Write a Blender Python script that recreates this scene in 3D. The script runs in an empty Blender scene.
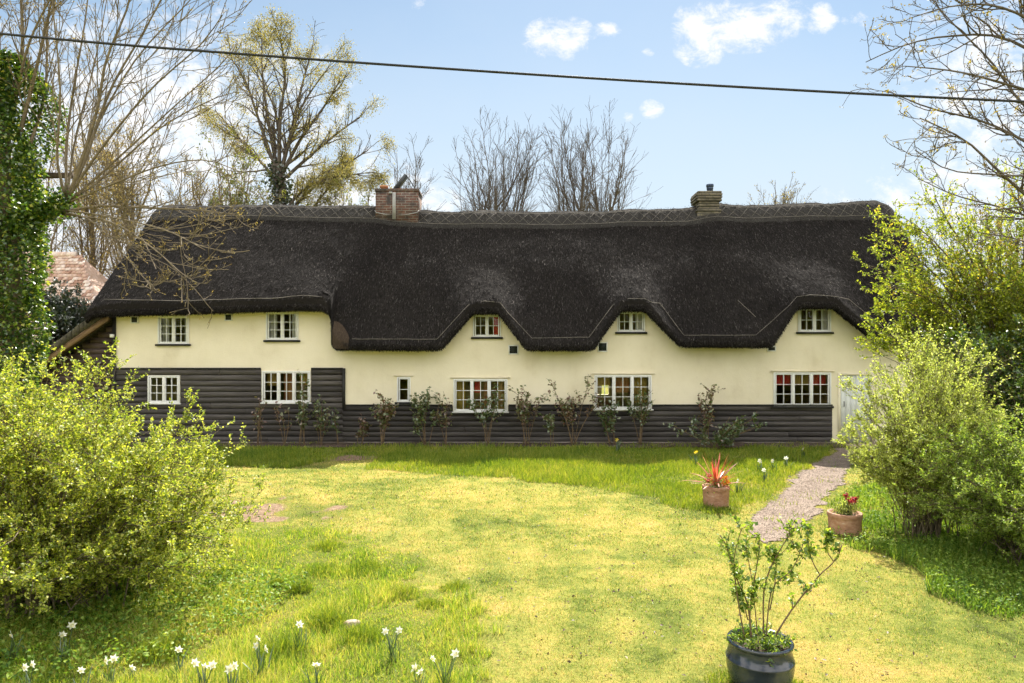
# Thatched cottage in a spring garden, back-lit by a high sun
SUN_EL, SUN_AZ, SUN_S, SKY_S, EXPO = 51.5, 12, 5.0, 0.066, 1.40
VEIL = (.292, .328, .362); CLOUD = (.42, .42, .425); BACK_FILL = (1.0, .97, .93)
import bpy, math, random
import numpy as np
from math import radians as R, sin, cos, pi

scene = bpy.context.scene
COL = scene.collection
CAMH = 2.6      # eye height of the photographer, metres
F = 683.0       # focal length in pixels (24 mm on full frame)

def wx(px, Y): return (px - 512.0) * Y / F
def wz(py, Y): return CAMH + (350.0 - py) * Y / F
def gy(py): return CAMH * F / (py - 350.0)
def gp(px, py):
    Y = gy(py); return (wx(px, Y), Y)
def P(px, py, Y): return (wx(px, Y), Y, wz(py, Y))

# ------------------------------------------------------------------ mesh builder
class MB:
    def __init__(s): s.v = []; s.q = []; s.t = []; s.tone = []; s.n = 0; s.ng = []
    def add(s, v, q=None, t=None, tone=0.5, ng=None):
        v = np.asarray(v, float).reshape(-1, 3)
        if q is not None and len(q): s.q.append(np.asarray(q, np.int64).reshape(-1, 4) + s.n)
        if t is not None and len(t): s.t.append(np.asarray(t, np.int64).reshape(-1, 3) + s.n)
        if ng: s.ng += [[i + s.n for i in f] for f in ng]
        s.v.append(v)
        s.tone.append(np.broadcast_to(np.asarray(tone, float), (len(v),)).copy())
        s.n += len(v); return s
    def box(s, x0, x1, y0, y1, z0, z1, tone=0.5):
        v = [(x, y, z) for z in (z0, z1) for y in (y0, y1) for x in (x0, x1)]
        return s.add(v, [(0, 2, 3, 1), (4, 5, 7, 6), (0, 1, 5, 4), (2, 6, 7, 3), (0, 4, 6, 2), (1, 3, 7, 5)], tone=tone)
    def hexa(s, v, tone=0.5):   # same vertex order as box
        return s.add(v, [(0, 2, 3, 1), (4, 5, 7, 6), (0, 1, 5, 4), (2, 6, 7, 3), (0, 4, 6, 2), (1, 3, 7, 5)], tone=tone)
    def quad(s, a, b, c, d, tone=0.5): return s.add([a, b, c, d], [(0, 1, 2, 3)], tone=tone)
    def tubes(s, paths, radii, sides=5, tone=0.5):
        paths = np.asarray(paths, float); radii = np.asarray(radii, float)
        if paths.ndim == 2: paths = paths[None]; radii = np.broadcast_to(radii, (1, paths.shape[1]))
        N, K, _ = paths.shape
        if N == 0: return s
        tan = np.gradient(paths, axis=1); tan /= np.linalg.norm(tan, axis=2, keepdims=True) + 1e-9
        ref = np.zeros((N, 1, 3)); ref[:, :, 0] = 1
        m = np.abs(tan[:, :1, 0]) > 0.8; ref[m[:, 0]] = (0, 1, 0)
        u = np.cross(tan, np.broadcast_to(ref, tan.shape)); u /= np.linalg.norm(u, axis=2, keepdims=True) + 1e-9
        w = np.cross(tan, u)
        a = np.arange(sides) * 2 * pi / sides
        ring = u[:, :, None, :] * np.cos(a)[None, None, :, None] + w[:, :, None, :] * np.sin(a)[None, None, :, None]
        v = paths[:, :, None, :] + ring * radii[:, :, None, None]
        idx = np.arange(N * K * sides).reshape(N, K, sides)
        q = np.stack([idx[:, :-1, :], np.roll(idx, -1, 2)[:, :-1, :], np.roll(idx, -1, 2)[:, 1:, :], idx[:, 1:, :]], -1).reshape(-1, 4)
        ng = None
        if N <= 40: ng = [list(idx[i, -1]) for i in range(N)] + [list(idx[i, 0][::-1]) for i in range(N)]
        if np.ndim(tone) == 1: tone = np.repeat(tone, K * sides)
        return s.add(v.reshape(-1, 3), q, tone=tone, ng=ng)
    def lathe(s, prof, c, seg=32, tone=0.5, wob=0.0):
        prof = np.asarray(prof, float); a = np.arange(seg) * 2 * pi / seg
        r = prof[:, 0][:, None] * (1 + wob * np.sin(3 * a + 1))[None]
        v = np.stack([c[0] + r * np.cos(a), c[1] + r * np.sin(a), np.broadcast_to(c[2] + prof[:, 1][:, None], r.shape)], -1)
        K = len(prof); idx = np.arange(K * seg).reshape(K, seg); nx = np.roll(idx, -1, 1)
        q = np.stack([idx[:-1], nx[:-1], nx[1:], idx[1:]], -1).reshape(-1, 4)
        return s.add(v.reshape(-1, 3), q, tone=tone)
    def leaves(s, pos, L, W, rng, up=0.5, fold=0.25, dirs=None, tone=None):
        """diamond leaves, folded along the midrib"""
        pos = np.asarray(pos, float); n = len(pos)
        if n == 0: return s
        L = np.broadcast_to(np.asarray(L, float), (n,)) * rng.uniform(.65, 1.25, n)
        W = np.broadcast_to(np.asarray(W, float), (n,)) * rng.uniform(.75, 1.2, n)
        nor = rng.normal(0, 1, (n, 3)); nor[:, 2] += up * 2; nor /= np.linalg.norm(nor, axis=1, keepdims=True)
        d = rng.normal(0, 1, (n, 3)) if dirs is None else dirs + rng.normal(0, .5, (n, 3))
        d -= nor * (d * nor).sum(1, keepdims=True); d /= np.linalg.norm(d, axis=1, keepdims=True) + 1e-9
        b = np.cross(nor, d)
        mid = pos + d * (L * .45)[:, None]
        f = nor * (W * fold)[:, None]
        v = np.stack([pos, mid + b * W[:, None] * .5 + f, pos + d * L[:, None], mid - b * W[:, None] * .5 + f], 1)
        i = np.arange(n)[:, None] * 4
        t = np.concatenate([i + np.array([[0, 1, 2]]), i + np.array([[0, 2, 3]])])
        if tone is None: tone = rng.uniform(0, 1, n)
        return s.add(v.reshape(-1, 3), t=t, tone=np.repeat(tone, 4))
    def blades(s, pos, h, w, rng, lean=0.35, tone=None, curl=0.5):
        pos = np.asarray(pos, float); n = len(pos)
        if n == 0: return s
        h = np.broadcast_to(np.asarray(h, float), (n,)) * rng.uniform(.55, 1.3, n)
        w = np.broadcast_to(np.asarray(w, float), (n,)) * rng.uniform(.7, 1.3, n)
        az = rng.uniform(0, 2 * pi, n); le = np.abs(rng.normal(0, lean, n))
        d = np.stack([np.cos(az) * np.sin(le), np.sin(az) * np.sin(le), np.cos(le)], 1)
        az2 = az + pi / 2 + rng.normal(0, .7, n)
        b = np.stack([np.cos(az2), np.sin(az2), np.zeros(n)], 1) * w[:, None] * .5
        o = np.stack([np.cos(az), np.sin(az), np.zeros(n)], 1)
        m = pos + d * h[:, None] * .55
        tip = m + d * h[:, None] * .45 + (o - d * .35) * (h * curl * rng.uniform(0, 1, n))[:, None] * .5
        v = np.stack([pos - b, pos + b, m + b * .75, m - b * .75, tip], 1).reshape(-1, 3)
        i = np.arange(n)[:, None] * 5
        if tone is None: tone = rng.uniform(0, 1, n)
        return s.add(v, q=i + np.array([[0, 1, 2, 3]]), t=i + np.array([[3, 2, 4]]), tone=np.repeat(tone, 5))

def make_mesh(name, mb, origin=(0, 0, 0), smooth=False):
    v = np.concatenate(mb.v) - np.asarray(origin, float)
    me = bpy.data.meshes.new(name)
    me.vertices.add(len(v)); me.vertices.foreach_set('co', v.astype(np.float32).ravel())
    loops = []; starts = []; c = 0
    for arr, k in ((mb.q, 4), (mb.t, 3)):
        if arr:
            a = np.concatenate(arr); loops.append(a.ravel()); starts.append(c + np.arange(len(a)) * k); c += a.size
    for f in mb.ng:
        loops.append(np.array(f)); starts.append(np.array([c])); c += len(f)
    lp = np.concatenate(loops).astype(np.int32); st = np.concatenate(starts).astype(np.int32)
    me.loops.add(len(lp)); me.loops.foreach_set('vertex_index', lp)
    me.polygons.add(len(st)); me.polygons.foreach_set('loop_start', st)
    at = me.attributes.new('tone', 'FLOAT', 'POINT'); at.data.foreach_set('value', np.concatenate(mb.tone).astype(np.float32))
    me.update(calc_edges=True); me.validate()
    if smooth: me.polygons.foreach_set('use_smooth', np.ones(len(me.polygons), bool))
    return me

ORG = {}
def thing(name, label, cat, loc, group=None):
    o = bpy.data.objects.new(name, None); COL.objects.link(o); o.location = loc
    o.empty_display_size = 0.2
    o['label'] = label; o['category'] = cat
    if group: o['group'] = group
    ORG[o.name] = tuple(loc); return o
def part(name, mb, m, parent, smooth=False, label=None, kind=None):
    org = ORG[parent.name]
    me = make_mesh(name, mb, org, smooth); me.materials.append(m)
    o = bpy.data.objects.new(name, me); COL.objects.link(o); o.parent = parent
    ORG[o.name] = org
    if label: o['label'] = label
    if kind: o['kind'] = kind
    return o
def single(name, mb, m, loc=(0, 0, 0), label=None, cat=None, group=None, kind=None, smooth=False):
    me = make_mesh(name, mb, loc, smooth); me.materials.append(m)
    o = bpy.data.objects.new(name, me); COL.objects.link(o); o.location = loc
    if label: o['label'] = label
    if cat: o['category'] = cat
    if group: o['group'] = group
    if kind: o['kind'] = kind
    ORG[o.name] = tuple(loc); return o

# ------------------------------------------------------------------ branch growth
UP = np.array([0, 0, 1.0])
def nrm(a): return a / (np.linalg.norm(a, axis=-1, keepdims=True) + 1e-9)
def grow(st, dr, ln, K, wob, up, rng):
    st = np.atleast_2d(np.asarray(st, float)); d = nrm(np.atleast_2d(np.asarray(dr, float))); N = len(st)
    seg = np.broadcast_to(np.asarray(ln, float), (N,)) / (K - 1)
    p = st.copy(); out = [p.copy()]
    for k in range(1, K):
        d = nrm(d + rng.normal(0, wob, (N, 3)) + UP * up)
        p = p + d * seg[:, None]; out.append(p.copy())
    return np.stack(out, 1)
def spawn(paths, rad, n, t0, t1, ang, rng, lr, fall=0.5, angj=0.2, K=6, wob=0.12, up=0.05, rr=0.6, tip=0.25, minlen=0.02):
    N, K0, _ = paths.shape
    if N == 0: return np.zeros((0, K, 3)), np.zeros((0, K))
    pi_ = np.repeat(np.arange(N), n); M = len(pi_)
    t = rng.uniform(t0, t1, M); f = t * (K0 - 1); i = np.minimum(f.astype(int), K0 - 2); fr = (f - i)[:, None]
    a, b = paths[pi_, i], paths[pi_, i + 1]
    pos = a * (1 - fr) + b * fr; tan = nrm(b - a)
    per = rng.normal(0, 1, (M, 3)); per = nrm(per - tan * (per * tan).sum(1, keepdims=True))
    aa = (ang + rng.normal(0, angj, M))[:, None]
    d = np.cos(aa) * tan + np.sin(aa) * per
    pl = np.linalg.norm(np.diff(paths, axis=1), axis=2).sum(1)[pi_]
    ln = np.maximum(pl * lr * (1 - fall * t) * rng.uniform(.55, 1.25, M), minlen)
    r0 = (rad[pi_, i] * (1 - fr[:, 0]) + rad[pi_, i + 1] * fr[:, 0]) * rr
    ps = grow(pos, d, ln, K, wob, up, rng)
    return ps, r0[:, None] * np.linspace(1, tip, K)[None]
def resample(pts, K):
    pts = np.asarray(pts, float)
    t = np.concatenate([[0], np.cumsum(np.linalg.norm(np.diff(pts, axis=0), axis=1))]); t /= t[-1]
    u = np.linspace(0, 1, K)
    # Catmull-Rom for a natural bend
    out = []
    for x in u:
        i = min(np.searchsorted(t, x, 'right') - 1, len(pts) - 2); s_ = (x - t[i]) / (t[i + 1] - t[i])
        p0 = pts[max(i - 1, 0)]; p1 = pts[i]; p2 = pts[i + 1]; p3 = pts[min(i + 2, len(pts) - 1)]
        out.append(0.5 * (2 * p1 + (p2 - p0) * s_ + (2 * p0 - 5 * p1 + 4 * p2 - p3) * s_ ** 2 + (3 * p1 - p0 - 3 * p2 + p3) * s_ ** 3))
    return np.array(out)
def along(paths, n, rng, t0=0.2, t1=1.0):
    """n random points per path, with tangents"""
    N, K, _ = paths.shape
    i_ = np.repeat(np.arange(N), n); t = rng.uniform(t0, t1, len(i_)); f = t * (K - 1)
    i = np.minimum(f.astype(int), K - 2); fr = (f - i)[:, None]
    a, b = paths[i_, i], paths[i_, i + 1]
    return a * (1 - fr) + b * fr, nrm(b - a)

# ------------------------------------------------------------------ materials
def newmat(name):
    m = bpy.data.materials.new(name); m.use_nodes = True
    nt = m.node_tree; b = nt.nodes['Principled BSDF']
    return m, nt, b
def N_(nt, typ, **kw):
    n = nt.nodes.new(typ)
    for k, v in kw.items(): setattr(n, k, v)
    return n
def noise(nt, vec, scale, detail=4, rough=0.6, dist=0.0):
    n = N_(nt, 'ShaderNodeTexNoise'); n.inputs['Scale'].default_value = scale; n.inputs['Detail'].default_value = detail
    n.inputs['Roughness'].default_value = rough; n.inputs['Distortion'].default_value = dist
    if vec is not None: nt.links.new(vec, n.inputs['Vector'])
    return n.outputs['Fac']
def ramp(nt, fac, stops):
    r = N_(nt, 'ShaderNodeValToRGB'); e = r.color_ramp.elements
    while len(e) < len(stops): e.new(0.5)
    for k, (p, c) in enumerate(stops):
        e[k].position = p; e[k].color = (*c, 1) if len(c) == 3 else c
    if fac is not None: nt.links.new(fac, r.inputs['Fac'])
    return r.outputs['Color']
def mixc(nt, fac, a, b, mode='MIX'):
    n = N_(nt, 'ShaderNodeMix', data_type='RGBA', blend_type=mode)
    for s_, v in ((n.inputs[0], fac), (n.inputs[6], a), (n.inputs[7], b)):
        if hasattr(v, 'is_output'): nt.links.new(v, s_)
        elif isinstance(v, (int, float)): s_.default_value = v
        else: s_.default_value = (*v, 1)
    return n.outputs[2]
def mth(nt, op, a, b=None, clamp=False):
    n = N_(nt, 'ShaderNodeMath', operation=op); n.use_clamp = clamp
    for s_, v in zip(n.inputs, (a, b)):
        if v is None: continue
        if hasattr(v, 'is_output'): nt.links.new(v, s_)
        else: s_.default_value = v
    return n.outputs[0]
def objco(nt, scale=(1, 1, 1), world=True):
    if world:
        g = N_(nt, 'ShaderNodeNewGeometry'); o = g.outputs['Position']
    else:
        g = N_(nt, 'ShaderNodeTexCoord'); o = g.outputs['Object']
    mp = N_(nt, 'ShaderNodeMapping'); mp.inputs['Scale'].default_value = scale
    nt.links.new(o, mp.inputs['Vector']); return mp.outputs['Vector']
def bump(nt, b, h, strength=0.4, dist=0.02):
    n = N_(nt, 'ShaderNodeBump'); n.inputs['Strength'].default_value = strength; n.inputs['Distance'].default_value = dist
    nt.links.new(h, n.inputs['Height']); nt.links.new(n.outputs['Normal'], b.inputs['Normal'])
def mk(name, stops, scale=4, rough=0.8, bs=None, bst=0.4, bd=0.01, sc=(1, 1, 1), spec=0.3, detail=5, metal=0.0, toneamt=0.0):
    m, nt, b = newmat(name); co = objco(nt, sc, world=False)
    f = noise(nt, co, scale, detail)
    if toneamt:
        a = N_(nt, 'ShaderNodeAttribute', attribute_name='tone')
        f = mth(nt, 'ADD', f, mth(nt, 'MULTIPLY', mth(nt, 'SUBTRACT', a.outputs['Fac'], 0.5), toneamt))
    col = ramp(nt, f, stops); nt.links.new(col, b.inputs['Base Color'])
    b.inputs['Roughness'].default_value = rough; b.inputs['Specular IOR Level'].default_value = spec; b.inputs['Metallic'].default_value = metal
    if bs: bump(nt, b, noise(nt, co, bs, 6, .7), bst, bd)
    return m
def leafmat(name, stops, trans=0.5, gloss=0.08, rough=0.45, tcol=None):
    """thin leaf: diffuse front, light coming through from behind, a little gloss; colour differs leaf by leaf"""
    m = bpy.data.materials.new(name); m.use_nodes = True; nt = m.node_tree; nt.nodes.clear()
    a = N_(nt, 'ShaderNodeAttribute', attribute_name='tone')
    col = ramp(nt, a.outputs['Fac'], stops)
    d = N_(nt, 'ShaderNodeBsdfDiffuse'); t = N_(nt, 'ShaderNodeBsdfTranslucent'); g = N_(nt, 'ShaderNodeBsdfGlossy')
    g.inputs['Roughness'].default_value = rough
    nt.links.new(col, d.inputs['Color'])
    hs = mixc(nt, 1.0, col, tcol or (1.5, 1.35, 0.55), 'MULTIPLY')
    nt.links.new(hs, t.inputs['Color'])
    m1 = N_(nt, 'ShaderNodeMixShader'); m1.inputs[0].default_value = trans
    nt.links.new(d.outputs[0], m1.inputs[1]); nt.links.new(t.outputs[0], m1.inputs[2])
    m2 = N_(nt, 'ShaderNodeMixShader'); m2.inputs[0].default_value = gloss
    nt.links.new(m1.outputs[0], m2.inputs[1]); nt.links.new(g.outputs[0], m2.inputs[2])
    o = N_(nt, 'ShaderNodeOutputMaterial'); nt.links.new(m2.outputs[0], o.inputs['Surface'])
    return m

MAT = {}
MAT['cream0'] = mk('cream_plaster_plain', [(.3, (.74, .66, .47)), (.55, (.79, .71, .52)), (.75, (.82, .745, .555))], 1.3, .85, 30, .25, .006)
m, nt, b = newmat('cream_plaster'); co = objco(nt); co2 = objco(nt, (2.5, 1, .22))
f = mth(nt, 'ADD', mth(nt, 'MULTIPLY', noise(nt, co, .9, 5), .82), mth(nt, 'MULTIPLY', noise(nt, co2, 1.4, 5, .65), .18))
c_ = ramp(nt, f, [(.30, (.69, .61, .44)), (.42, (.775, .70, .53)), (.55, (.82, .745, .575)), (.7, (.85, .78, .615))])
c_ = mixc(nt, mth(nt, 'MULTIPLY', ramp(nt, noise(nt, co, 6, 6, .7), [(.6, (0, 0, 0)), (.78, (1, 1, 1))]), .22), c_, (.52, .46, .33))
nt.links.new(c_, b.inputs['Base Color']); b.inputs['Roughness'].default_value = .88; b.inputs['Specular IOR Level'].default_value = .2
bump(nt, b, mth(nt, 'ADD', noise(nt, co, 30, 5), mth(nt, 'MULTIPLY', noise(nt, co, 3, 4), 2.0)), .4, .012); MAT['cream'] = m
MAT['inner'] = mk('inner_plaster', [(.3, (.34, .20, .08)), (.7, (.42, .27, .11))], 2, .9)
MAT['floor'] = mk('floor_boards', [(.3, (.22, .11, .05)), (.7, (.32, .18, .08))], 3, .5)
MAT['board'] = mk('black_weatherboard', [(.25, (.034, .030, .029)), (.5, (.062, .055, .052)), (.75, (.11, .098, .092))], 6, .7, 14, .5, .01, sc=(.25, 1, 5), toneamt=.35)
MAT['board_brown'] = mk('brown_weatherboard', [(.25, (.045, .032, .03)), (.5, (.07, .05, .046)), (.75, (.105, .078, .07))], 6, .75, 14, .5, .01, sc=(.25, 1, 5), toneamt=.35)
MAT['white'] = mk('white_paint', [(.3, (.74, .74, .72)), (.7, (.82, .82, .80))], 5, .45)
MAT['doorpaint'] = mk('pale_door_paint', [(.3, (.62, .64, .63)), (.7, (.7, .72, .71))], 3, .5)
MAT['blacksill'] = mk('black_sill', [(.3, (.02, .02, .02)), (.7, (.035, .033, .03))], 6, .6)
MAT['dark'] = mk('dark_opening', [(.3, (.015, .02, .018)), (.7, (.03, .035, .03))], 6, .5)
MAT['timber'] = mk('bare_timber', [(.25, (.13, .08, .042)), (.6, (.22, .14, .07)), (.8, (.30, .20, .11))], 5, .75, 20, .4, .008, sc=(1, 1, 1))
MAT['mosswood'] = mk('mossy_edge', [(.25, (.03, .028, .02)), (.55, (.07, .062, .04)), (.8, (.12, .11, .05))], 9, .95, 18, .8, .03)
MAT['bark'] = mk('grey_brown_bark', [(.25, (.085, .066, .042)), (.55, (.165, .13, .08)), (.8, (.26, .21, .13))], 8, .85, 25, .6, .02)
MAT['barkdark'] = mk('dark_bark', [(.25, (.06, .048, .038)), (.55, (.10, .082, .065)), (.8, (.15, .125, .10))], 8, .85)
MAT['stem'] = mk('rose_stem', [(.3, (.10, .065, .035)), (.7, (.20, .14, .08))], 12, .7)
MAT['lead'] = mk('lead_flashing', [(.3, (.22, .215, .205)), (.7, (.33, .325, .31))], 6, .6)
MAT['slate'] = mk('slate', [(.3, (.035, .038, .042)), (.7, (.07, .072, .078))], 6, .6)
MAT['cowl'] = mk('cowl_metal', [(.3, (.03, .045, .08)), (.7, (.06, .08, .13))], 6, .35, metal=.4)
MAT['clay'] = mk('clay_pot', [(.3, (.40, .17, .09)), (.7, (.5, .24, .13))], 6, .8)
MAT['cable'] = mk('black_cable', [(.3, (.012, .012, .013)), (.7, (.02, .02, .022))], 6, .5)
MAT['pole'] = mk('pole_wood', [(.3, (.07, .05, .035)), (.7, (.13, .095, .065))], 6, .85, sc=(6, 6, .5))
MAT['soil'] = mk('bed_soil', [(.25, (.045, .032, .022)), (.55, (.09, .065, .045)), (.8, (.15, .11, .08))], 9, .95, 30, 1, .03)
MAT['curtain_or_reflection'] = mk('pale_curtain', [(.3, (.62, .60, .52)), (.7, (.72, .7, .62))], 3, .9)
MAT['red'] = mk('red_blind_or_reflection', [(.3, (.55, .03, .03)), (.7, (.68, .06, .05))], 3, .9)
MAT['rust'] = mk('rust_reflection', [(.3, (.34, .13, .05)), (.7, (.46, .2, .09))], 3, .9)
MAT['gold'] = mk('gold_blind_or_reflection', [(.3, (.40, .26, .06)), (.7, (.52, .36, .1))], 3, .9)
MAT['stone'] = mk('pale_stone', [(.3, (.34, .25, .19)), (.7, (.48, .38, .3))], 8, .85, 20, .6, .02)

def brick_mat(name, c1, c2, mortar, sc=1.0, stain=(.05, .04, .035)):
    m, nt, b = newmat(name); co = objco(nt, world=False)
    sep = N_(nt, 'ShaderNodeSeparateXYZ'); nt.links.new(co, sep.inputs[0])
    cmb = N_(nt, 'ShaderNodeCombineXYZ'); nt.links.new(mth(nt, 'ADD', sep.outputs[0], sep.outputs[1]), cmb.inputs[0]); nt.links.new(sep.outputs[2], cmb.inputs[1])
    br = N_(nt, 'ShaderNodeTexBrick'); nt.links.new(cmb.outputs[0], br.inputs['Vector'])
    br.inputs['Scale'].default_value = sc; br.inputs['Brick Width'].default_value = .23; br.inputs['Row Height'].default_value = .078
    br.inputs['Mortar Size'].default_value = .011; br.inputs['Color1'].default_value = (*c1, 1); br.inputs['Color2'].default_value = (*c2, 1); br.inputs['Mortar'].default_value = (*mortar, 1)
    br.inputs['Mortar Smooth'].default_value = .2
    f = ramp(nt, noise(nt, co, 3.5, 5), [(.45, (0, 0, 0)), (.65, (1, 1, 1))])
    col = mixc(nt, f, br.outputs['Color'], stain)
    n2 = noise(nt, co, 14, 4)
    col = mixc(nt, .5, col, ramp(nt, n2, [(.2, (.45, .45, .45)), (.8, (1.4, 1.4, 1.4))]), 'MULTIPLY')
    nt.links.new(col, b.inputs['Base Color']); b.inputs['Roughness'].default_value = .9
    bump(nt, b, mth(nt, 'SUBTRACT', n2, br.outputs['Fac']), .6, .012); return m
MAT['brick'] = brick_mat('old_brick', (.15, .062, .040), (.085, .046, .035), (.20, .18, .15), stain=(.035, .03, .027))
MAT['plinth'] = brick_mat('plinth_brick', (.24, .12, .085), (.18, .10, .075), (.28, .25, .22), stain=(.12, .09, .07))
MAT['greybrick'] = brick_mat('weathered_brick', (.17, .145, .10), (.10, .085, .06), (.07, .065, .055), stain=(.05, .045, .03))

def thatch_mat(name, stops, s2=1.0):
    m, nt, b = newmat(name)
    co = objco(nt, (5, 1.3, 1.3)); co2 = objco(nt)
    a = N_(nt, 'ShaderNodeAttribute', attribute_name='tone')
    f = mth(nt, 'ADD', mth(nt, 'MULTIPLY', noise(nt, co, 7, 8, .75), .45), mth(nt, 'MULTIPLY', noise(nt, co2, .7, 3), .2))
    f = mth(nt, 'ADD', f, mth(nt, 'MULTIPLY', noise(nt, co2, 22, 6, .8), .3))
    f = mth(nt, 'ADD', f, mth(nt, 'MULTIPLY', mth(nt, 'SUBTRACT', a.outputs['Fac'], .5), .45))
    nt.links.new(ramp(nt, f, stops), b.inputs['Base Color'])
    b.inputs['Roughness'].default_value = .95; b.inputs['Specular IOR Level'].default_value = .1
    bump(nt, b, mth(nt, 'ADD', noise(nt, co, 9, 8, .8), noise(nt, co2, 24, 6, .75)), 1.0, .05); return m
MAT['thatch'] = thatch_mat('old_thatch', [(.30, (.0105, .009, .0085)), (.5, (.026, .0228, .0212)), (.66, (.056, .049, .044)), (.88, (.15, .136, .123))])
MAT['thatchcut'] = thatch_mat('cut_thatch', [(.30, (.03, .022, .016)), (.5, (.08, .058, .042)), (.7, (.16, .12, .09)), (.85, (.28, .23, .18))])
MAT['ridge'] = thatch_mat('ridge_thatch', [(.30, (.02, .0185, .0175)), (.5, (.055, .051, .047)), (.7, (.13, .122, .112)), (.88, (.30, .285, .26))])
MAT['spar'] = mk('hazel_spar', [(.3, (.13, .115, .095)), (.7, (.22, .20, .17))], 9, .85)

def glass_mat():
    m = bpy.data.materials.new('window_glass'); m.use_nodes = True; nt = m.node_tree; nt.nodes.clear()
    t = N_(nt, 'ShaderNodeBsdfTransparent'); t.inputs['Color'].default_value = (.86, .88, .86, 1)
    g = N_(nt, 'ShaderNodeBsdfGlossy'); g.inputs['Roughness'].default_value = .02
    fr = N_(nt, 'ShaderNodeFresnel'); fr.inputs['IOR'].default_value = 1.5
    co = objco(nt); bp = N_(nt, 'ShaderNodeBump'); bp.inputs['Strength'].default_value = .15; bp.inputs['Distance'].default_value = .01
    nt.links.new(noise(nt, co, 5, 2), bp.inputs['Height']); nt.links.new(bp.outputs['Normal'], g.inputs['Normal'])
    mx = N_(nt, 'ShaderNodeMixShader'); nt.links.new(fr.outputs[0], mx.inputs[0])
    nt.links.new(t.outputs[0], mx.inputs[1]); nt.links.new(g.outputs[0], mx.inputs[2])
    o = N_(nt, 'ShaderNodeOutputMaterial'); nt.links.new(mx.outputs[0], o.inputs['Surface']); return m
MAT['glass'] = glass_mat()

def tile_mat(name, stops):
    m, nt, b = newmat(name); co = objco(nt)
    a = N_(nt, 'ShaderNodeAttribute', attribute_name='tone')
    f = mth(nt, 'ADD', mth(nt, 'MULTIPLY', noise(nt, co, 9, 5), .5), mth(nt, 'MULTIPLY', a.outputs['Fac'], .5))
    nt.links.new(ramp(nt, f, stops), b.inputs['Base Color']); b.inputs['Roughness'].default_value = .75
    bump(nt, b, noise(nt, co, 30, 4), .4, .01); return m
MAT['tile'] = tile_mat('clay_tiles', [(.2, (.24, .12, .08)), (.42, (.48, .30, .22)), (.58, (.60, .44, .36)), (.75, (.74, .64, .57))])  # pale end of the ramp puts sun glints into the tile colour
MAT['pantile'] = tile_mat('pantiles', [(.2, (.12, .07, .05)), (.5, (.30, .2, .15)), (.8, (.45, .36, .3))])

def pot_mat():
    m, nt, b = newmat('terracotta'); co = objco(nt, (1, 1, 2), world=False)
    f = mth(nt, 'ADD', mth(nt, 'MULTIPLY', noise(nt, co, 5, 5), .7), mth(nt, 'MULTIPLY', noise(nt, co, 20, 4), .3))
    nt.links.new(ramp(nt, f, [(.3, (.20, .11, .07)), (.48, (.36, .19, .115)), (.6, (.42, .25, .17)), (.72, (.52, .42, .34))]), b.inputs['Base Color'])
    b.inputs['Roughness'].default_value = .85; bump(nt, b, noise(nt, co, 25, 5), .3, .006); return m
MAT['terracotta'] = pot_mat()
MAT['glaze'] = mk('dark_blue_glaze', [(.3, (.010, .014, .024)), (.5, (.020, .028, .045)), (.75, (.06, .065, .075))], 5, .16, 12, .15, .006, spec=.7)

MAT['lf_left'] = leafmat('bush_leaf', [(0, (.08, .14, .02)), (.3, (.235, .305, .033)), (.7, (.46, .495, .065)), (1, (.66, .62, .16))], .5, .05, tcol=(1.38, 1.4, .58))
MAT['lf_round'] = leafmat('silver_leaf', [(0, (.16, .21, .045)), (.5, (.42, .46, .11)), (1, (.68, .68, .25))], .5, .04, tcol=(1.35, 1.45, .7))
MAT['lf_right'] = leafmat('right_leaf', [(0, (.08, .14, .016)), (.5, (.25, .31, .035)), (.9, (.50, .52, .075)), (1, (.60, .44, .08))], .5, .04, tcol=(1.45, 1.42, .55))
MAT['lf_low'] = leafmat('low_leaf', [(0, (.12, .20, .035)), (.5, (.28, .38, .06)), (1, (.50, .55, .15))], .5, .04, tcol=(1.35, 1.45, .55))
MAT['lf_ivy'] = leafmat('ivy_leaf', [(0, (.02, .055, .010)), (.5, (.06, .135, .018)), (.85, (.18, .28, .035)), (1, (.46, .46, .09))], .42, .09, .35)
MAT['lf_ever'] = leafmat('evergreen_leaf', [(0, (.012, .022, .010)), (.6, (.022, .04, .018)), (1, (.05, .075, .03))], .2, .12, .35)
MAT['lf_rose'] = leafmat('rose_leaf', [(0, (.06, .11, .035)), (.45, (.11, .17, .05)), (.75, (.16, .17, .06)), (1, (.17, .085, .06))], .4, .12, .35)
MAT['lf_potrose'] = leafmat('pot_rose_leaf', [(0, (.06, .12, .025)), (.5, (.15, .24, .04)), (1, (.42, .48, .09))], .52, .035, .4, tcol=(1.4, 1.4, .5))
MAT['lf_willow'] = leafmat('olive_leaf', [(0, (.12, .12, .04)), (.5, (.23, .21, .075)), (1, (.36, .32, .13))], .45, .05)
MAT['lf_tan'] = leafmat('tan_bud', [(0, (.18, .13, .05)), (.5, (.28, .21, .08)), (1, (.34, .30, .10))], .4, .05)
MAT['lf_bud'] = leafmat('yellow_bud', [(0, (.12, .095, .04)), (.7, (.24, .19, .05)), (1, (.42, .36, .07))], .4, .05)
MAT['lf_spring'] = leafmat('spring_leaf', [(0, (.09, .13, .03)), (.5, (.17, .2, .05)), (1, (.28, .28, .08))], .5, .05)
MAT['petal'] = leafmat('white_petal', [(0, (.78, .78, .70)), (1, (.85, .85, .80))], .4, .04, tcol=(1.0, 1.0, .95))
MAT['trumpet'] = leafmat('pale_trumpet', [(0, (.78, .72, .38)), (1, (.82, .78, .5))], .4, .04, tcol=(1, .95, .7))
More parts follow.
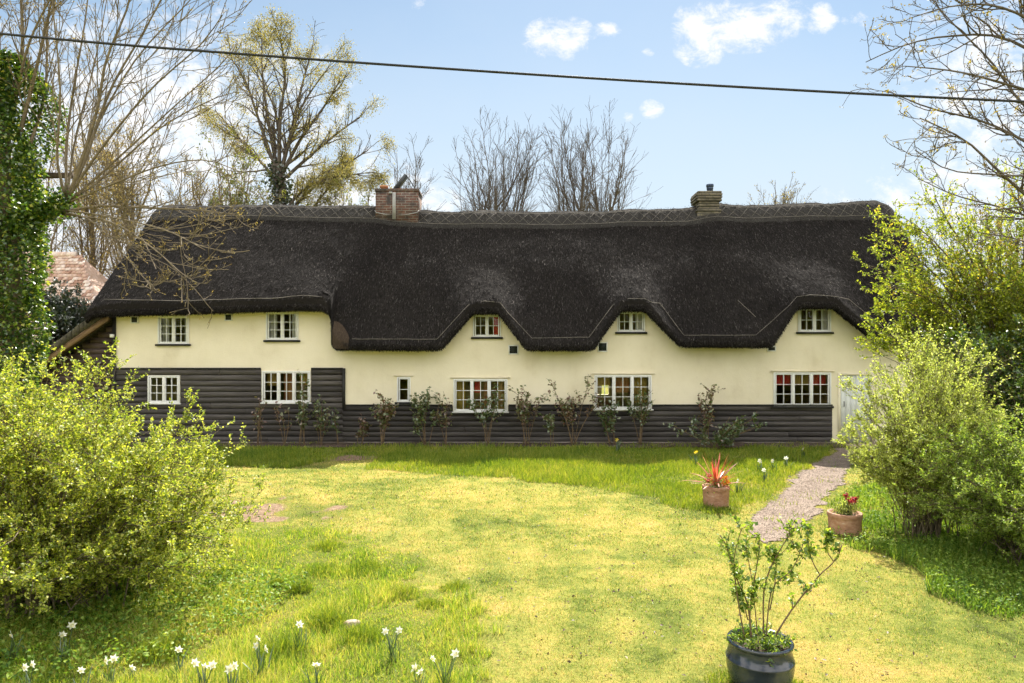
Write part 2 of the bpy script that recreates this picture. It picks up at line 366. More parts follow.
MAT['yellowpetal'] = leafmat('yellow_petal', [(0, (.8, .62, .03)), (1, (.85, .7, .06))], .4, .04, tcol=(1, .9, .4))
MAT['dleaf'] = leafmat('daffodil_leaf', [(0, (.04, .085, .03)), (1, (.09, .15, .05))], .45, .1)
MAT['redpetal'] = leafmat('red_petal', [(0, (.30, .02, .03)), (1, (.5, .05, .06))], .4, .06, tcol=(1.2, .5, .5))
MAT['orangepetal'] = leafmat('orange_petal', [(0, (.6, .2, .02)), (1, (.75, .4, .03))], .4, .06, tcol=(1.2, .8, .5))
MAT['cordy'] = leafmat('red_strap_leaf', [(0, (.16, .03, .02)), (.5, (.42, .10, .06)), (.8, (.6, .22, .14)), (1, (.6, .5, .38))], .45, .12, .35, tcol=(1.4, .7, .5))
# ================================================================== GROUND
rngG = np.random.default_rng(11)
def vnoise(x, y, s, seed=0):
    """smooth value noise on numpy arrays"""
    r = np.random.default_rng(seed); T = r.uniform(0, 1, (64, 64))
    x = np.asarray(x) * s + 100; y = np.asarray(y) * s + 100
    xi = np.floor(x).astype(int); yi = np.floor(y).astype(int); fx = x - xi; fy = y - yi
    fx = fx * fx * (3 - 2 * fx); fy = fy * fy * (3 - 2 * fy)
    g = lambda a, b: T[a % 64, b % 64]
    return (g(xi, yi) * (1 - fx) + g(xi + 1, yi) * fx) * (1 - fy) + (g(xi, yi + 1) * (1 - fx) + g(xi + 1, yi + 1) * fx) * fy
def inpoly(x, y, poly):
    c = np.zeros(len(x), bool); n = len(poly)
    for i in range(n):
        x1, y1 = poly[i]; x2, y2 = poly[(i + 1) % n]
        if y1 == y2: continue
        k = ((y1 > y) != (y2 > y)) & (x < (x2 - x1) * (y - y1) / (y2 - y1) + x1)
        c ^= k
    return c
def jit(x, y, a=.35, s=1.3, seed=3):
    return x + (vnoise(x, y, s, seed) - .5) * 2 * a + (vnoise(x, y, s * 4, seed + 9) - .5) * a * .8, y + (vnoise(x, y, s, seed + 1) - .5) * 2 * a + (vnoise(x, y, s * 4, seed + 8) - .5) * a * .8

WALLY = 18.7
BEDY = 18.05
PATH = [gp(838, 446.5), gp(812, 464), gp(800, 476), gp(770, 503), gp(746, 521), gp(744, 538), gp(762, 546), gp(785, 541), gp(808, 524), gp(829, 503), gp(845, 482), gp(856, 464), gp(878, 446.5)]
LONG = [(-14, 18.6), gp(60, 466), gp(240, 467), gp(290, 469), gp(318, 462), gp(350, 458), gp(376, 461), gp(368, 470), gp(430, 474), gp(510, 481), gp(590, 490), gp(650, 500), gp(690, 511), gp(724, 516), gp(765, 500), gp(800, 474), gp(814, 462), gp(838, 447), (9.2, 18.6)]
ROUGH = [(-12, 3.0), (-12, 11), gp(120, 500), gp(200, 520), gp(255, 530), gp(315, 527), gp(355, 545), gp(430, 568), gp(470, 592), gp(476, 630), gp(500, 665), gp(520, 700), (.1, 3.0)]
COVER = [gp(838, 500), gp(862, 488), gp(880, 470), gp(900, 446), (22, 18.6), (22, 5.6), (7.2, 6.1), gp(1024, 612), gp(975, 606), gp(930, 590), gp(895, 566), gp(858, 548), gp(830, 541), gp(818, 528)]
BARE = gp(268, 511); BARE2 = gp(352, 458)

def zones(x, y):
    xj, yj = jit(x + vnoise(x*9, y*9, 1, 97) * .5 - .25, y + vnoise(x*9, y*9, 1, 98) * .7 - .35, .35)
    z = np.zeros(len(x), int)
    z[inpoly(xj, yj, ROUGH)] = 2
    z[inpoly(*jit(x, y, .16, 1.6, 5), LONG)] = 1
    z[inpoly(*jit(x, y, .3, 1.1, 7), COVER)] = 3
    z[inpoly(*jit(x, y, .12, 2.2, 9), PATH)] = 4
    z[(y > BEDY + (vnoise(x, y, 1.7, 4) - .5) * .3) & (x < 9.0)] = 5
    return z
def bareness(x, y):
    d = ((x - BARE[0]) / 1.5) ** 2 + ((y - BARE[1]) / .95) ** 2 + (vnoise(x, y, 2.5, 21) - .5) * 1.6
    d2 = ((x - BARE2[0]) / .8) ** 2 + ((y - BARE2[1]) / .5) ** 2 + (vnoise(x, y, 2.5, 22) - .5) * 1.4
    return np.clip(1.15 - np.minimum(d, d2), 0, 1)

gx = np.concatenate([[-500, -250, -120, -60, -35, -26], np.arange(-20, 20.01, .16), [26, 35, 60, 120, 250, 500]])
gyv = np.concatenate([[-300, -120, -50, -20, -8, -3, 0], np.arange(2, 19.2, .16), [21, 23, 26, 30, 40, 60, 100, 180, 320, 700]])
XX, YY = np.meshgrid(gx, gyv); xf, yf = XX.ravel(), YY.ravel()
def ghei(x, y):
    near = np.clip((18 - y) / 2, 0, 1) * np.clip((y - 2) / 2, 0, 1)
    return (vnoise(x, y, .45, 31) - .5) * .05 * near + (vnoise(x, y, 2.2, 32) - .5) * .018 * near
zz = zones(xf, yf)
tone = np.where(zz == 0, .1, np.where(zz == 1, .45, np.where(zz == 2, .4, np.where(zz == 3, .6, .3))))
tone = np.maximum(tone, bareness(xf, yf))
gm = MB(); ny, nx = XX.shape; idx = np.arange(nx * ny).reshape(ny, nx)
gm.add(np.stack([xf, yf, ghei(xf, yf)], 1), np.stack([idx[:-1, :-1], idx[:-1, 1:], idx[1:, 1:], idx[1:, :-1]], -1).reshape(-1, 4), tone=tone)

def lawn_colour(nt, co, dry=0.0):
    big = noise(nt, co, .55, 4, .6); med = noise(nt, co, 2.3, 5, .65); fin = noise(nt, co, 26, 6, .85)
    f = mth(nt, 'ADD', mth(nt, 'ADD', mth(nt, 'MULTIPLY', big, .42), mth(nt, 'MULTIPLY', med, .36)), mth(nt, 'MULTIPLY', fin, .32))
    return mth(nt, 'SUBTRACT', f, .07)
m, nt, b = newmat('lawn_ground'); co = objco(nt); f = lawn_colour(nt, co)
lawn = ramp(nt, f, [(.33, (.05, .06, .018)), (.42, (.14, .17, .035)), (.50, (.27, .26, .06)), (.57, (.38, .28, .08)), (.64, (.40, .29, .10)), (.72, (.44, .37, .2))])
soil = ramp(nt, noise(nt, co, 14, 6, .7), [(.3, (.13, .085, .055)), (.5, (.24, .165, .11)), (.7, (.34, .26, .18))])
at = N_(nt, 'ShaderNodeAttribute', attribute_name='tone')
lush = mixc(nt, .5, lawn, (.09, .11, .022))
c1 = mixc(nt, ramp(nt, at.outputs['Fac'], [(.15, (0, 0, 0)), (.4, (1, 1, 1))]), lawn, lush)
c2 = mixc(nt, ramp(nt, mth(nt, 'ADD', at.outputs['Fac'], mth(nt, 'MULTIPLY', mth(nt, 'SUBTRACT', noise(nt, co, 5, 4), .5), .5)), [(.66, (0, 0, 0)), (.85, (1, 1, 1))]), c1, soil)
nt.links.new(c2, b.inputs['Base Color']); b.inputs['Roughness'].default_value = 1; b.inputs['Specular IOR Level'].default_value = .05
bump(nt, b, mth(nt, 'ADD', noise(nt, co, 35, 6, .75), noise(nt, co, 9, 4)), .9, .03)
MAT['lawn'] = m
single('ground', gm, MAT['lawn'], kind='structure', smooth=True)

# gravel path: a sheet 8 mm above the ground with a ragged edge, and loose stones on it
pm = MB()
s_ = .07
pxs = np.arange(2.4, 10.2, s_); pys = np.arange(8.6, 18.65, s_)
XX2, YY2 = np.meshgrid(pxs, pys); ins = inpoly(*jit(XX2.ravel(), YY2.ravel(), .12, 2.2, 9), PATH).reshape(XX2.shape)
cell = ins[:-1, :-1] & ins[1:, :-1] & ins[:-1, 1:] & ins[1:, 1:]
ii = np.arange(XX2.size).reshape(XX2.shape)
qs = np.stack([ii[:-1, :-1], ii[:-1, 1:], ii[1:, 1:], ii[1:, :-1]], -1)[cell]
used, inv = np.unique(qs.ravel(), return_inverse=True)
pv = np.stack([XX2.ravel(), YY2.ravel(), ghei(XX2.ravel(), YY2.ravel()) + .012], 1)[used]
pm.add(pv, inv.reshape(-1, 4))
m, nt, b = newmat('gravel'); co = objco(nt)
vor = N_(nt, 'ShaderNodeTexVoronoi'); vor.inputs['Scale'].default_value = 75; nt.links.new(co, vor.inputs['Vector'])
sepc = N_(nt, 'ShaderNodeSeparateColor'); nt.links.new(vor.outputs['Color'], sepc.inputs[0])
f = mth(nt, 'ADD', mth(nt, 'MULTIPLY', sepc.outputs[0], .45), mth(nt, 'MULTIPLY', noise(nt, co, 3, 5), .55))
nt.links.new(ramp(nt, f, [(.25, (.14, .095, .07)), (.45, (.235, .172, .13)), (.62, (.31, .24, .187)), (.85, (.42, .345, .28))]), b.inputs['Base Color']); b.inputs['Roughness'].default_value = .95
bump(nt, b, mth(nt, 'ADD', vor.outputs['Distance'], noise(nt, co, 12, 5)), .9, .02); MAT['gravel'] = m
single('gravel_path', pm, m, kind='structure', smooth=True)
def scatter(bounds, dens, want, rng):
    x0, x1, y0, y1 = bounds; n = int((x1 - x0) * (y1 - y0) * dens)
    x = rng.uniform(x0, x1, n); y = rng.uniform(y0, y1, n)
    # keep what lies in a wedge a little wider than the photograph's view
    k = (np.abs(x) < .95 * y + 1.5); x, y = x[k], y[k]
    k = want(x, y); return x[k], y[k]
sx, sy = scatter((2.4, 10, 8.6, 18.6), 520, lambda x, y: inpoly(*jit(x, y, .3, 2.2, 9), PATH), rngG)
st = MB(); n = len(sx); r_ = rngG.uniform(.004, .012, n) ** 1.0
oc = np.array([(1, 0, 0), (0, 1, 0), (-1, 0, 0), (0, -1, 0), (0, 0, .7), (0, 0, -.5)])
v = (oc[None] * rngG.uniform(.7, 1.3, (n, 6, 1))) * r_[:, None, None] + np.stack([sx, sy, ghei(sx, sy) + .014], 1)[:, None]
fo = np.array([(0, 1, 4), (1, 2, 4), (2, 3, 4), (3, 0, 4), (1, 0, 5), (2, 1, 5), (3, 2, 5), (0, 3, 5)])
st.add(v.reshape(-1, 3), t=(np.arange(n)[:, None, None] * 6 + fo[None]).reshape(-1, 3))
single('gravel_stones', st, mk('pebble', [(.3, (.13, .10, .075)), (.5, (.23, .185, .145)), (.7, (.40, .35, .30))], 30, .85), kind='stuff')

# soil bed along the wall
bm_ = MB(); xs = np.arange(-11.2, 9.0, .12); rows = np.linspace(0, 1, 6)
fr = BEDY + (vnoise(xs, xs * 0, 1.7, 41) - .5) * .3
V = np.array([[x, f_ + (18.69 - f_) * r, .006 + .05 * math.sin(min(r * 2.2, 1.57)) + .03 * vnoise(np.array([x]), np.array([r * 3]), 4, 42)[0]] for x, f_ in zip(xs, fr) for r in rows])
ii = np.arange(len(V)).reshape(len(xs), 6)
bm_.add(V, np.stack([ii[:-1, :-1], ii[1:, :-1], ii[1:, 1:], ii[:-1, 1:]], -1).reshape(-1, 4))
single('flower_bed', bm_, MAT['soil'], kind='structure', smooth=True)

# ---- grass
def grassmat(name, stops, trans=.45, tcol=(1.45, 1.3, .5)):
    m = bpy.data.materials.new(name); m.use_nodes = True; nt = m.node_tree; nt.nodes.clear()
    co = objco(nt); a = N_(nt, 'ShaderNodeAttribute', attribute_name='tone')
    f = mth(nt, 'ADD', lawn_colour(nt, co), mth(nt, 'MULTIPLY', mth(nt, 'SUBTRACT', a.outputs['Fac'], .5), .34))
    col = ramp(nt, f, stops)
    d = N_(nt, 'ShaderNodeBsdfDiffuse'); t = N_(nt, 'ShaderNodeBsdfTranslucent'); nt.links.new(col, d.inputs['Color'])
    nt.links.new(mixc(nt, 1, col, tcol, 'MULTIPLY'), t.inputs['Color'])
    mx = N_(nt, 'ShaderNodeMixShader'); mx.inputs[0].default_value = trans
    nt.links.new(d.outputs[0], mx.inputs[1]); nt.links.new(t.outputs[0], mx.inputs[2])
    g = N_(nt, 'ShaderNodeBsdfGlossy'); g.inputs['Roughness'].default_value = .4
    m2 = N_(nt, 'ShaderNodeMixShader'); m2.inputs[0].default_value = .015
    nt.links.new(mx.outputs[0], m2.inputs[1]); nt.links.new(g.outputs[0], m2.inputs[2])
    o = N_(nt, 'ShaderNodeOutputMaterial'); nt.links.new(m2.outputs[0], o.inputs['Surface']); return m
MAT['g_mown'] = grassmat('mown_grass', tcol=(1.35, 1.28, .7), stops=[(.30, (.09, .15, .025)), (.40, (.20, .28, .045)), (.47, (.34, .355, .10)), (.53, (.44, .39, .16)), (.60, (.48, .365, .15)), (.70, (.56, .50, .32))])
MAT['g_long'] = grassmat('long_grass', [(.30, (.09, .17, .02)), (.46, (.19, .27, .03)), (.60, (.28, .33, .045)), (.74, (.42, .39, .11))])
MAT['g_rough'] = grassmat('rough_grass', [(.30, (.11, .21, .028)), (.42, (.23, .36, .045)), (.51, (.37, .44, .075)), (.60, (.49, .47, .13)), (.74, (.56, .50, .27))])
MAT['g_cover'] = grassmat('cover_grass', [(.30, (.06, .135, .02)), (.46, (.14, .25, .035)), (.62, (.28, .38, .07)), (.78, (.42, .48, .14))])

g = MB()
for (y0, y1, den, h, w) in ((2.5, 6.5, 3200, .026, .0045), (6.5, 9, 2400, .028, .006), (9, 12, 1500, .03, .009), (12, 18.2, 800, .032, .013)):
    x, y = scatter((-16, 16, y0, y1), den, lambda x, y: (zones(x, y) == 0) & (rngG.uniform(0, 1, len(x)) > bareness(x, y) * .95) & (rngG.uniform(0, 1, len(x)) < .35 + 1.0 * vnoise(x, y, 3.5, 51)), rngG)
    g.blades(np.stack([x, y, ghei(x, y)], 1), h, w, rngG, .6, curl=.5)
lf = MB()   # bits of dead leaf, worm casts and moss on the lawn
x, y = scatter((-14, 14, 3, 16), 34, lambda x, y: (zones(x, y) == 0) & (rngG.uniform(0, 1, len(x)) < .15 + 1.3 * vnoise(x, y, .8, 58) ** 2), rngG)
lf.leaves(np.stack([x, y, ghei(x, y) + rngG.uniform(.012, .03, len(x))], 1), .035, .022, rngG, 1.2)
single('leaf_litter', lf, leafmat('dead_leaf', [(0, (.04, .025, .015)), (.6, (.11, .07, .04)), (1, (.24, .17, .10))], .15, .03, tcol=(1.1, 1, .8)), kind='stuff')
single('mown_grass', g, MAT['g_mown'], kind='stuff')
g = MB()
for (y0, y1, den, h, w) in ((10, 13, 1500, .10, .009), (13, 16, 1200, .12, .011), (16, 18.3, 900, .13, .012)):
    x, y = scatter((-16, 13, y0, y1), den, lambda x, y: (zones(x, y) == 1) & (rngG.uniform(0, 1, len(x)) > bareness(x, y) * .9), rngG)
    hh = h * (.25 + 1.2 * vnoise(x, y, 1.1, 52)); g.blades(np.stack([x, y, ghei(x, y)], 1), hh, w, rngG, .5)
for (y0, y1, den) in ((8.5, 12, 900), (12, 18.4, 500)):
    x, y = scatter((2.4, 10.2, y0, y1), den, lambda x, y: (zones(x, y) == 4) & ~inpoly(*jit(x, y, .75, 1.4, 15), PATH) & (rngG.uniform(0, 1, len(x)) < .22), rngG)
    g.blades(np.stack([x, y, ghei(x, y)], 1), .07, .009, rngG, .6)
# grass creeping into the bed and round the path's edge
x, y = scatter((-11, 9, 17.7, 18.66), 260, lambda x, y: vnoise(x, y, 2.2, 53) > .45, rngG)
g.blades(np.stack([x, y, x * 0 + .03], 1), .11, .011, rngG, .5)
single('long_grass', g, MAT['g_long'], kind='stuff')
g = MB()
for (y0, y1, den, h, w) in ((2.8, 6, 4800, .115, .0055), (6, 8, 3600, .10, .0065), (8, 12, 1900, .075, .009)):
    x, y = scatter((-12, 2, y0, y1), den, lambda x, y: zones(x, y) == 2, rngG)
    hh = h * (.22 + 2.2 * np.clip(vnoise(x, y, 2.1, 54) - .42, 0, 1) + .5 * vnoise(x, y, 6, 55) ** 2); g.blades(np.stack([x, y, ghei(x, y)], 1), hh, w, rngG, .6)
single('rough_grass', g, MAT['g_rough'], kind='stuff')
g = MB()
for (y0, y1, den, h, w) in ((4, 9, 1500, .16, .010), (9, 13, 700, .17, .014), (13, 18, 250, .2, .02)):
    x, y = scatter((2, 20, y0, y1), den, lambda x, y: zones(x, y) == 3, rngG)
    hh = h * (.25 + 1.2 * vnoise(x, y, 1.4, 56)); g.blades(np.stack([x, y, ghei(x, y)], 1), hh, w, rngG, .6)
    x, y = scatter((2, 20, y0, y1), den * .8, lambda x, y: zones(x, y) == 3, rngG)
    g.leaves(np.stack([x, y, rngG.uniform(.02, .2, len(x)) * (.4 + vnoise(x, y, 1.4, 56))], 1), .04, .022, rngG, 1.0)
# the same low herbage spreads in the shade under the big left bush
x, y = scatter((-9, -1.6, 4.6, 9.5), 900, lambda x, y: (((x + 4.9) / 2.5) ** 2 + ((y - 6.6) / 1.7) ** 2 + (vnoise(x, y, 2, 57) - .5) * .9) < 1, rngG)
g.leaves(np.stack([x, y, rngG.uniform(.02, .16, len(x))], 1), .045, .026, rngG, 1.0)
single('ground_cover', g, MAT['g_cover'], kind='stuff')
# ================================================================== COTTAGE
XL, XR = wx(115, WALLY), 11.7
YB = 24.5; YRG = 21.3
cot = thing('thatched_cottage', 'long cream cottage with dark thatched roof, black weatherboarding and two brick chimneys', 'cottage', (0, YRG, 0))
rngH = np.random.default_rng(5)

LIPY = 18.02
ev = [(-40, 316), (60, 315), (118, 315.5), (238, 312), (297, 310), (322, 310.5), (328, 314), (330, 345), (336, 349.5), (438, 350), (443, 348.5), (471.5, 315.5), (475, 313.5), (497, 313.5), (500, 315.5), (525, 348.5), (530, 350), (590, 350), (594, 348.5), (619.5, 313), (623, 311), (643, 310.5), (646.5, 312.5), (678, 345), (684, 346.5), (767, 347), (772, 346), (796, 311), (800, 308.5), (832, 308), (836, 309.5), (874, 341.5), (880, 343), (930, 343), (1100, 343)]
evx = np.array([wx(p[0], 18.2) for p in ev]); evz = np.array([wz(p[1], 18.2) for p in ev])
rgx = np.array([wx(p, YRG) for p in (100, 150, 370, 420, 550, 690, 720, 800, 870, 900)])
rgz = np.array([wz(p, YRG) for p in (206, 206, 205.5, 211, 211.5, 209, 206, 204, 200.5, 200)])
def ze(x): return np.interp(x, evx, evz)
def zr(x): return np.interp(x, rgx, rgz)
TX0, TX1 = -11.35, 12.0
_bx = np.arange(-16, 16, .05); _bz = np.convolve(np.pad(ze(_bx), 110, mode='edge'), np.hanning(221) / np.hanning(221).sum(), 'valid')
_bs = np.convolve(np.pad(ze(_bx), 22, mode='edge'), np.hanning(45) / np.hanning(45).sum(), 'valid')
def lipy(x):
    # the cut end of the low part is rounded off where it meets the higher eaves
    a = np.clip((x - wx(328, 18.2)) / .55, 0, 1); return LIPY + np.where((a > 0) & (a < 1), .33 * (1 - a) ** 2, 0) + .12 * np.clip((ze(x) - 2.62) / 1.0, 0, 1)
def endround(x, y):
    e = np.minimum(x - TX0, TX1 - x); t = np.clip(e / .75, 0, 1)
    up = np.clip((y - 18) / 3.6, 0, 1)
    return -(1 - np.sqrt(np.clip(1 - (1 - t) ** 2, 0, 1))) * (.35 + .35 * up)
def zroof(x, y):
    x = np.asarray(x, float); y = np.asarray(y, float)
    base = 2.78 + (y - 18.0) * (zr(x) - 2.78) / (YRG - 18.0)
    sm = lambda a, b: (lambda v: v * v * (3 - 2 * v))(np.clip((y - lipy(x) - a) / (b - a), 0, 1))
    q1, q = sm(.05, .6), sm(.35, 1.7)
    t = np.clip((y - lipy(x)) / (YRG - lipy(x)), 0, 1)
    z = base + ((ze(x) * (1 - q1) + np.interp(x, _bx, _bs) * q1) * (1 - q) + np.interp(x, _bx, _bz) * q - 2.62) * (1 - t)
    z = np.minimum(z, zr(x) - np.clip(YRG - y, 0, 9) * .35)
    return z + (vnoise(x, y, 1.1, 61) - .5) * .07 + (vnoise(x, y, 4, 62) - .5) * .03
# chimney pulls the thatch up a little around its foot
RCX = wx(710, YRG)
def zthatch(x, y):
    z = zroof(x, y)
    z = z + .16 * np.exp(-((x - RCX) / .55) ** 2) * np.clip((y - 19.2) / 2.4, 0, 1)
    return z + endround(np.asarray(x, float), np.asarray(y, float))
xs = np.unique(np.concatenate([np.arange(TX0, TX1 + .001, .055), evx[(evx > TX0) & (evx < TX1)], np.linspace(wx(326, 18.2), wx(339, 18.2), 16)]))
NR = 56; th = MB()
V = np.zeros((len(xs), NR + 4 + 14, 3))
for j in range(4):   # underside, then the rounded cut edge
    e = ze(xs); ly = lipy(xs)
    yy, dz = [(18.76 + 0 * xs, .30), (ly + .30, .03), (ly + .10, .0), (ly + .015, .07)][j]
    V[:, j, 0] = xs; V[:, j, 1] = yy; V[:, j, 2] = e + dz + (vnoise(xs, xs * 0 + j, 9, 63) - .5) * .05 + endround(xs, 18 + 0 * xs) * .6
for j in range(NR):
    s = (j / (NR - 1)) ** 1.15; yy = lipy(xs) * (1 - s) + YRG * s
    V[:, 4 + j, 0] = xs; V[:, 4 + j, 1] = yy; V[:, 4 + j, 2] = zthatch(xs, yy)
for j in range(14):
    s = (j + 1) / 14; yy = YRG + 3.6 * s
    V[:, 4 + NR + j, 0] = xs; V[:, 4 + NR + j, 1] = yy
    V[:, 4 + NR + j, 2] = (zr(xs) + (3.1 - zr(xs)) * s) + endround(xs, 18 + 3.6 * (1 - s) + 0 * xs) if j < 13 else 2.95
ii = np.arange(V.shape[0] * V.shape[1]).reshape(V.shape[:2])
tn = np.full(V.shape[:2], .5)
th.add(V.reshape(-1, 3), np.stack([ii[:-1, :-1], ii[1:, :-1], ii[1:, 1:], ii[:-1, 1:]], -1).reshape(-1, 4), tone=tn.ravel())
# gable ends closed (thickness of the thatch is a solid wedge down to the wall head)
for col_, flip in ((0, True), (-1, False)):
    r = list(ii[col_]); r = r if flip else r[::-1]
    th.ng.append(r)
# straw ends lying on the slope
n = 120000; x = rngH.uniform(TX0 + .05, TX1 - .05, n); s = rngH.uniform(0, 1, n) ** .9; y = lipy(x) * (1 - s) + (YRG - .3) * s
z = zthatch(x, y); e_ = .03
dzy = (zthatch(x, y + e_) - z) / e_; dn = np.stack([rngH.normal(0, .14, n), -np.ones(n), -dzy], 1); dn = nrm(dn)
nr = nrm(np.stack([np.zeros(n), -dzy, np.ones(n)], 1)); ln = rngH.uniform(.04, .15, n); w = rngH.uniform(.003, .009, n)
p0 = np.stack([x, y, z], 1) - nr * .004; tip = p0 + dn * ln[:, None] + nr * (rngH.uniform(.003, .035, n))[:, None]
sd = np.stack([np.ones(n), np.zeros(n), np.zeros(n)], 1) * w[:, None]
vv = np.stack([p0 - sd, p0 + sd, tip + sd * .6, tip - sd * .6], 1).reshape(-1, 3)
th.add(vv, (np.arange(n)[:, None] * 4 + np.arange(4)[None]), tone=np.repeat(np.clip(rngH.normal(.52, .32, n), 0, 1.5), 4))
n = 34000; x = rngH.uniform(TX0 + .05, TX1 - .05, n); u_ = rngH.uniform(0, 1, n); e = ze(x); ly = lipy(x)   # ragged straw ends on the cut eave
py_ = np.interp(u_, [0, .35, .6, 1], [.26, .10, .012, .0]); pz_ = np.interp(u_, [0, .35, .6, 1], [.028, .0, .07, .17])
p0 = np.stack([x, ly + py_, e + pz_ + endround(x, 18 + 0 * x) * .6], 1)
dn = nrm(np.stack([rngH.normal(0, .25, n), rngH.uniform(-.9, -.2, n), rngH.uniform(-1, -.25, n)], 1)); tip = p0 + dn * rngH.uniform(.015, .085, n)[:, None]; w = rngH.uniform(.003, .008, n)
sd = np.stack([np.ones(n), np.zeros(n), np.zeros(n)], 1) * w[:, None]
th.add(np.stack([p0 - sd, p0 + sd, tip + sd * .5, tip - sd * .5], 1).reshape(-1, 3), (np.arange(n)[:, None] * 4 + np.arange(4)[None]), tone=np.repeat(np.clip(rngH.normal(.6, .3, n), 0, 1.5), 4))
roof = part('thatch_roof', th, MAT['thatch'], cot, smooth=True)
# the brown freshly cut end where the low eaves begin
ce = MB(); xa = wx(330.5, 18.1); us = np.linspace(0, 1, 9); vs_ = np.linspace(0, 1, 9)
VV = np.array([[xa + .03 + .47 * u, lipy(np.array([xa + .03 + .47 * u]))[0] - .025 + .05 * u * u, 0] for u in us for v_ in vs_])
k = 0
for u in us:
    for v_ in vs_:
        x_ = VV[k, 0]; lo = ze(x_) + .02; hi = 3.38 - .45 * u ** 2
        y_ = VV[k, 1]; zv = lo + (hi - lo) * v_
        # follow the thatch's own skin, 25 mm proud of it
        while zthatch(np.array([x_]), np.array([y_ + .02]))[0] < zv and y_ < 18.9: y_ += .01
        VV[k] = (x_, y_ - .03, zv); k += 1
ii = np.arange(81).reshape(9, 9); ce.add(VV, np.stack([ii[:-1, :-1], ii[1:, :-1], ii[1:, 1:], ii[:-1, 1:]], -1).reshape(-1, 4))
part('cut_thatch_end', ce, MAT['thatchcut'], roof, smooth=True)
# brown underside boards showing under two of the swept eaves
for (pa, pb) in (((836, 313), (879, 342)), ((442, 346), (466, 322))):
    ub = MB(); A = np.array([wx(pa[0], 18.2), 0, wz(pa[1], 18.2)]); B = np.array([wx(pb[0], 18.2), 0, wz(pb[1], 18.2)])
    for t0 in np.linspace(0, 1, 9)[:-1]:
        a_ = A + (B - A) * t0; b_ = A + (B - A) * (t0 + .125)
        for q in (a_, b_): q[2] = ze(q[0])
        ub.quad((a_[0], 18.2, a_[2] - .012), (b_[0], 18.2, b_[2] - .012), (b_[0], 18.685, b_[2] + .2), (a_[0], 18.685, a_[2] + .2))
    part('eave_underside', ub, MAT['thatchcut'], roof)


def on_roof(px, py):
    for Y in np.arange(17.9, 21.6, .01):
        x_ = wx(px, Y); z_ = wz(py, Y)
        if zthatch(np.array([x_]), np.array([Y]))[0] >= z_ and Y >= lipy(np.array([x_]))[0]: return (x_, Y, zthatch(np.array([x_]), np.array([Y]))[0] + .018)
    return (wx(px, 18.1), 18.1, wz(py, 18.1))
lg = MB()
def ligger(pts):
    full = []
    for a_, b_ in zip(pts[:-1], pts[1:]):
        for t_ in np.linspace(0, 1, max(3, int(math.dist(a_, b_) / 9)))[:-1]: full.append(on_roof(a_[0] + (b_[0] - a_[0]) * t_, a_[1] + (b_[1] - a_[1]) * t_))
    full.append(on_roof(*pts[-1])); lg.tubes(np.array(full), np.full(len(full), .0075), 5)
ligger([(104, 300), (200, 302), (322, 300)])
ligger([(352, 340), (437, 340), (469, 305), (500, 305), (532, 339), (589, 338), (613, 306), (645, 303), (660, 304), (684, 336), (756, 336), (797, 300), (849, 300), (893, 336)])
ligger([(738, 301), (756, 318)])
part('hazel_ligger', lg, MAT['spar'], roof)
# ridge: a proud block of newer thatch with criss-cross spars
rc = MB(); xs2 = np.arange(TX0 + .12, TX1 - .1, .09)
offs = [(-.54, -.02), (-.52, .035), (-.38, .05), (-.2, .05), (-.05, .06), (.08, .05), (.4, .05), (.6, .0)]
RV = []
for x_ in xs2:
    for (dy, up) in offs:
        y_ = YRG + dy; zb = zthatch(np.array([x_]), np.array([min(y_, YRG)]))[0] if dy <= 0 else zr(x_) - dy * 1.15 + endround(np.array([x_]), np.array([21.0]))[0]
        RV.append((x_, y_, zb + up + rngH.uniform(-.012, .012)))
ii = np.arange(len(RV)).reshape(len(xs2), len(offs))
rc.add(RV, np.stack([ii[:-1, :-1], ii[1:, :-1], ii[1:, 1:], ii[:-1, 1:]], -1).reshape(-1, 4))
n = 9000; x = rngH.uniform(TX0 + .2, TX1 - .2, n); dy = rngH.uniform(-.6, .02, n); z = zthatch(x, YRG + dy) + .05
tip = np.stack([x + rngH.normal(0, .02, n), YRG + dy - rngH.uniform(.02, .07, n), z - rngH.uniform(-.03, .05, n)], 1); p0 = np.stack([x, YRG + dy, z], 1)
sd = np.array([[.006, 0, 0]]); rc.add(np.stack([p0 - sd, p0 + sd, tip], 1).reshape(-1, 3), t=(np.arange(n)[:, None] * 3 + np.arange(3)[None]), tone=np.repeat(rngH.uniform(.2, 1.1, n), 3))
part('thatch_ridge', rc, MAT['ridge'], roof, smooth=True)
sp = MB(); 
def rz(x_, dy): return zthatch(np.array([x_]), np.array([YRG + dy]))[0] + .068
for x_ in np.arange(TX0 + .3, TX1 - .6, .34):
    for (xa, xb) in ((x_, x_ + .34), (x_ + .34, x_)):
        sp.tubes(np.array([(xa, YRG - .44, rz(xa, -.44)), ((xa + xb) / 2, YRG - .29, rz(x_ + .17, -.29)), (xb, YRG - .14, rz(xb, -.14))]), np.full(3, .0045), 4)
for dy in (-.46, -.12):
    xx = np.arange(TX0 + .2, TX1 - .2, .3); sp.tubes(np.array([(q, YRG + dy, rz(q, dy)) for q in xx]), np.full(len(xx), .0055), 4)
part('ridge_spar', sp, MAT['spar'], roof)

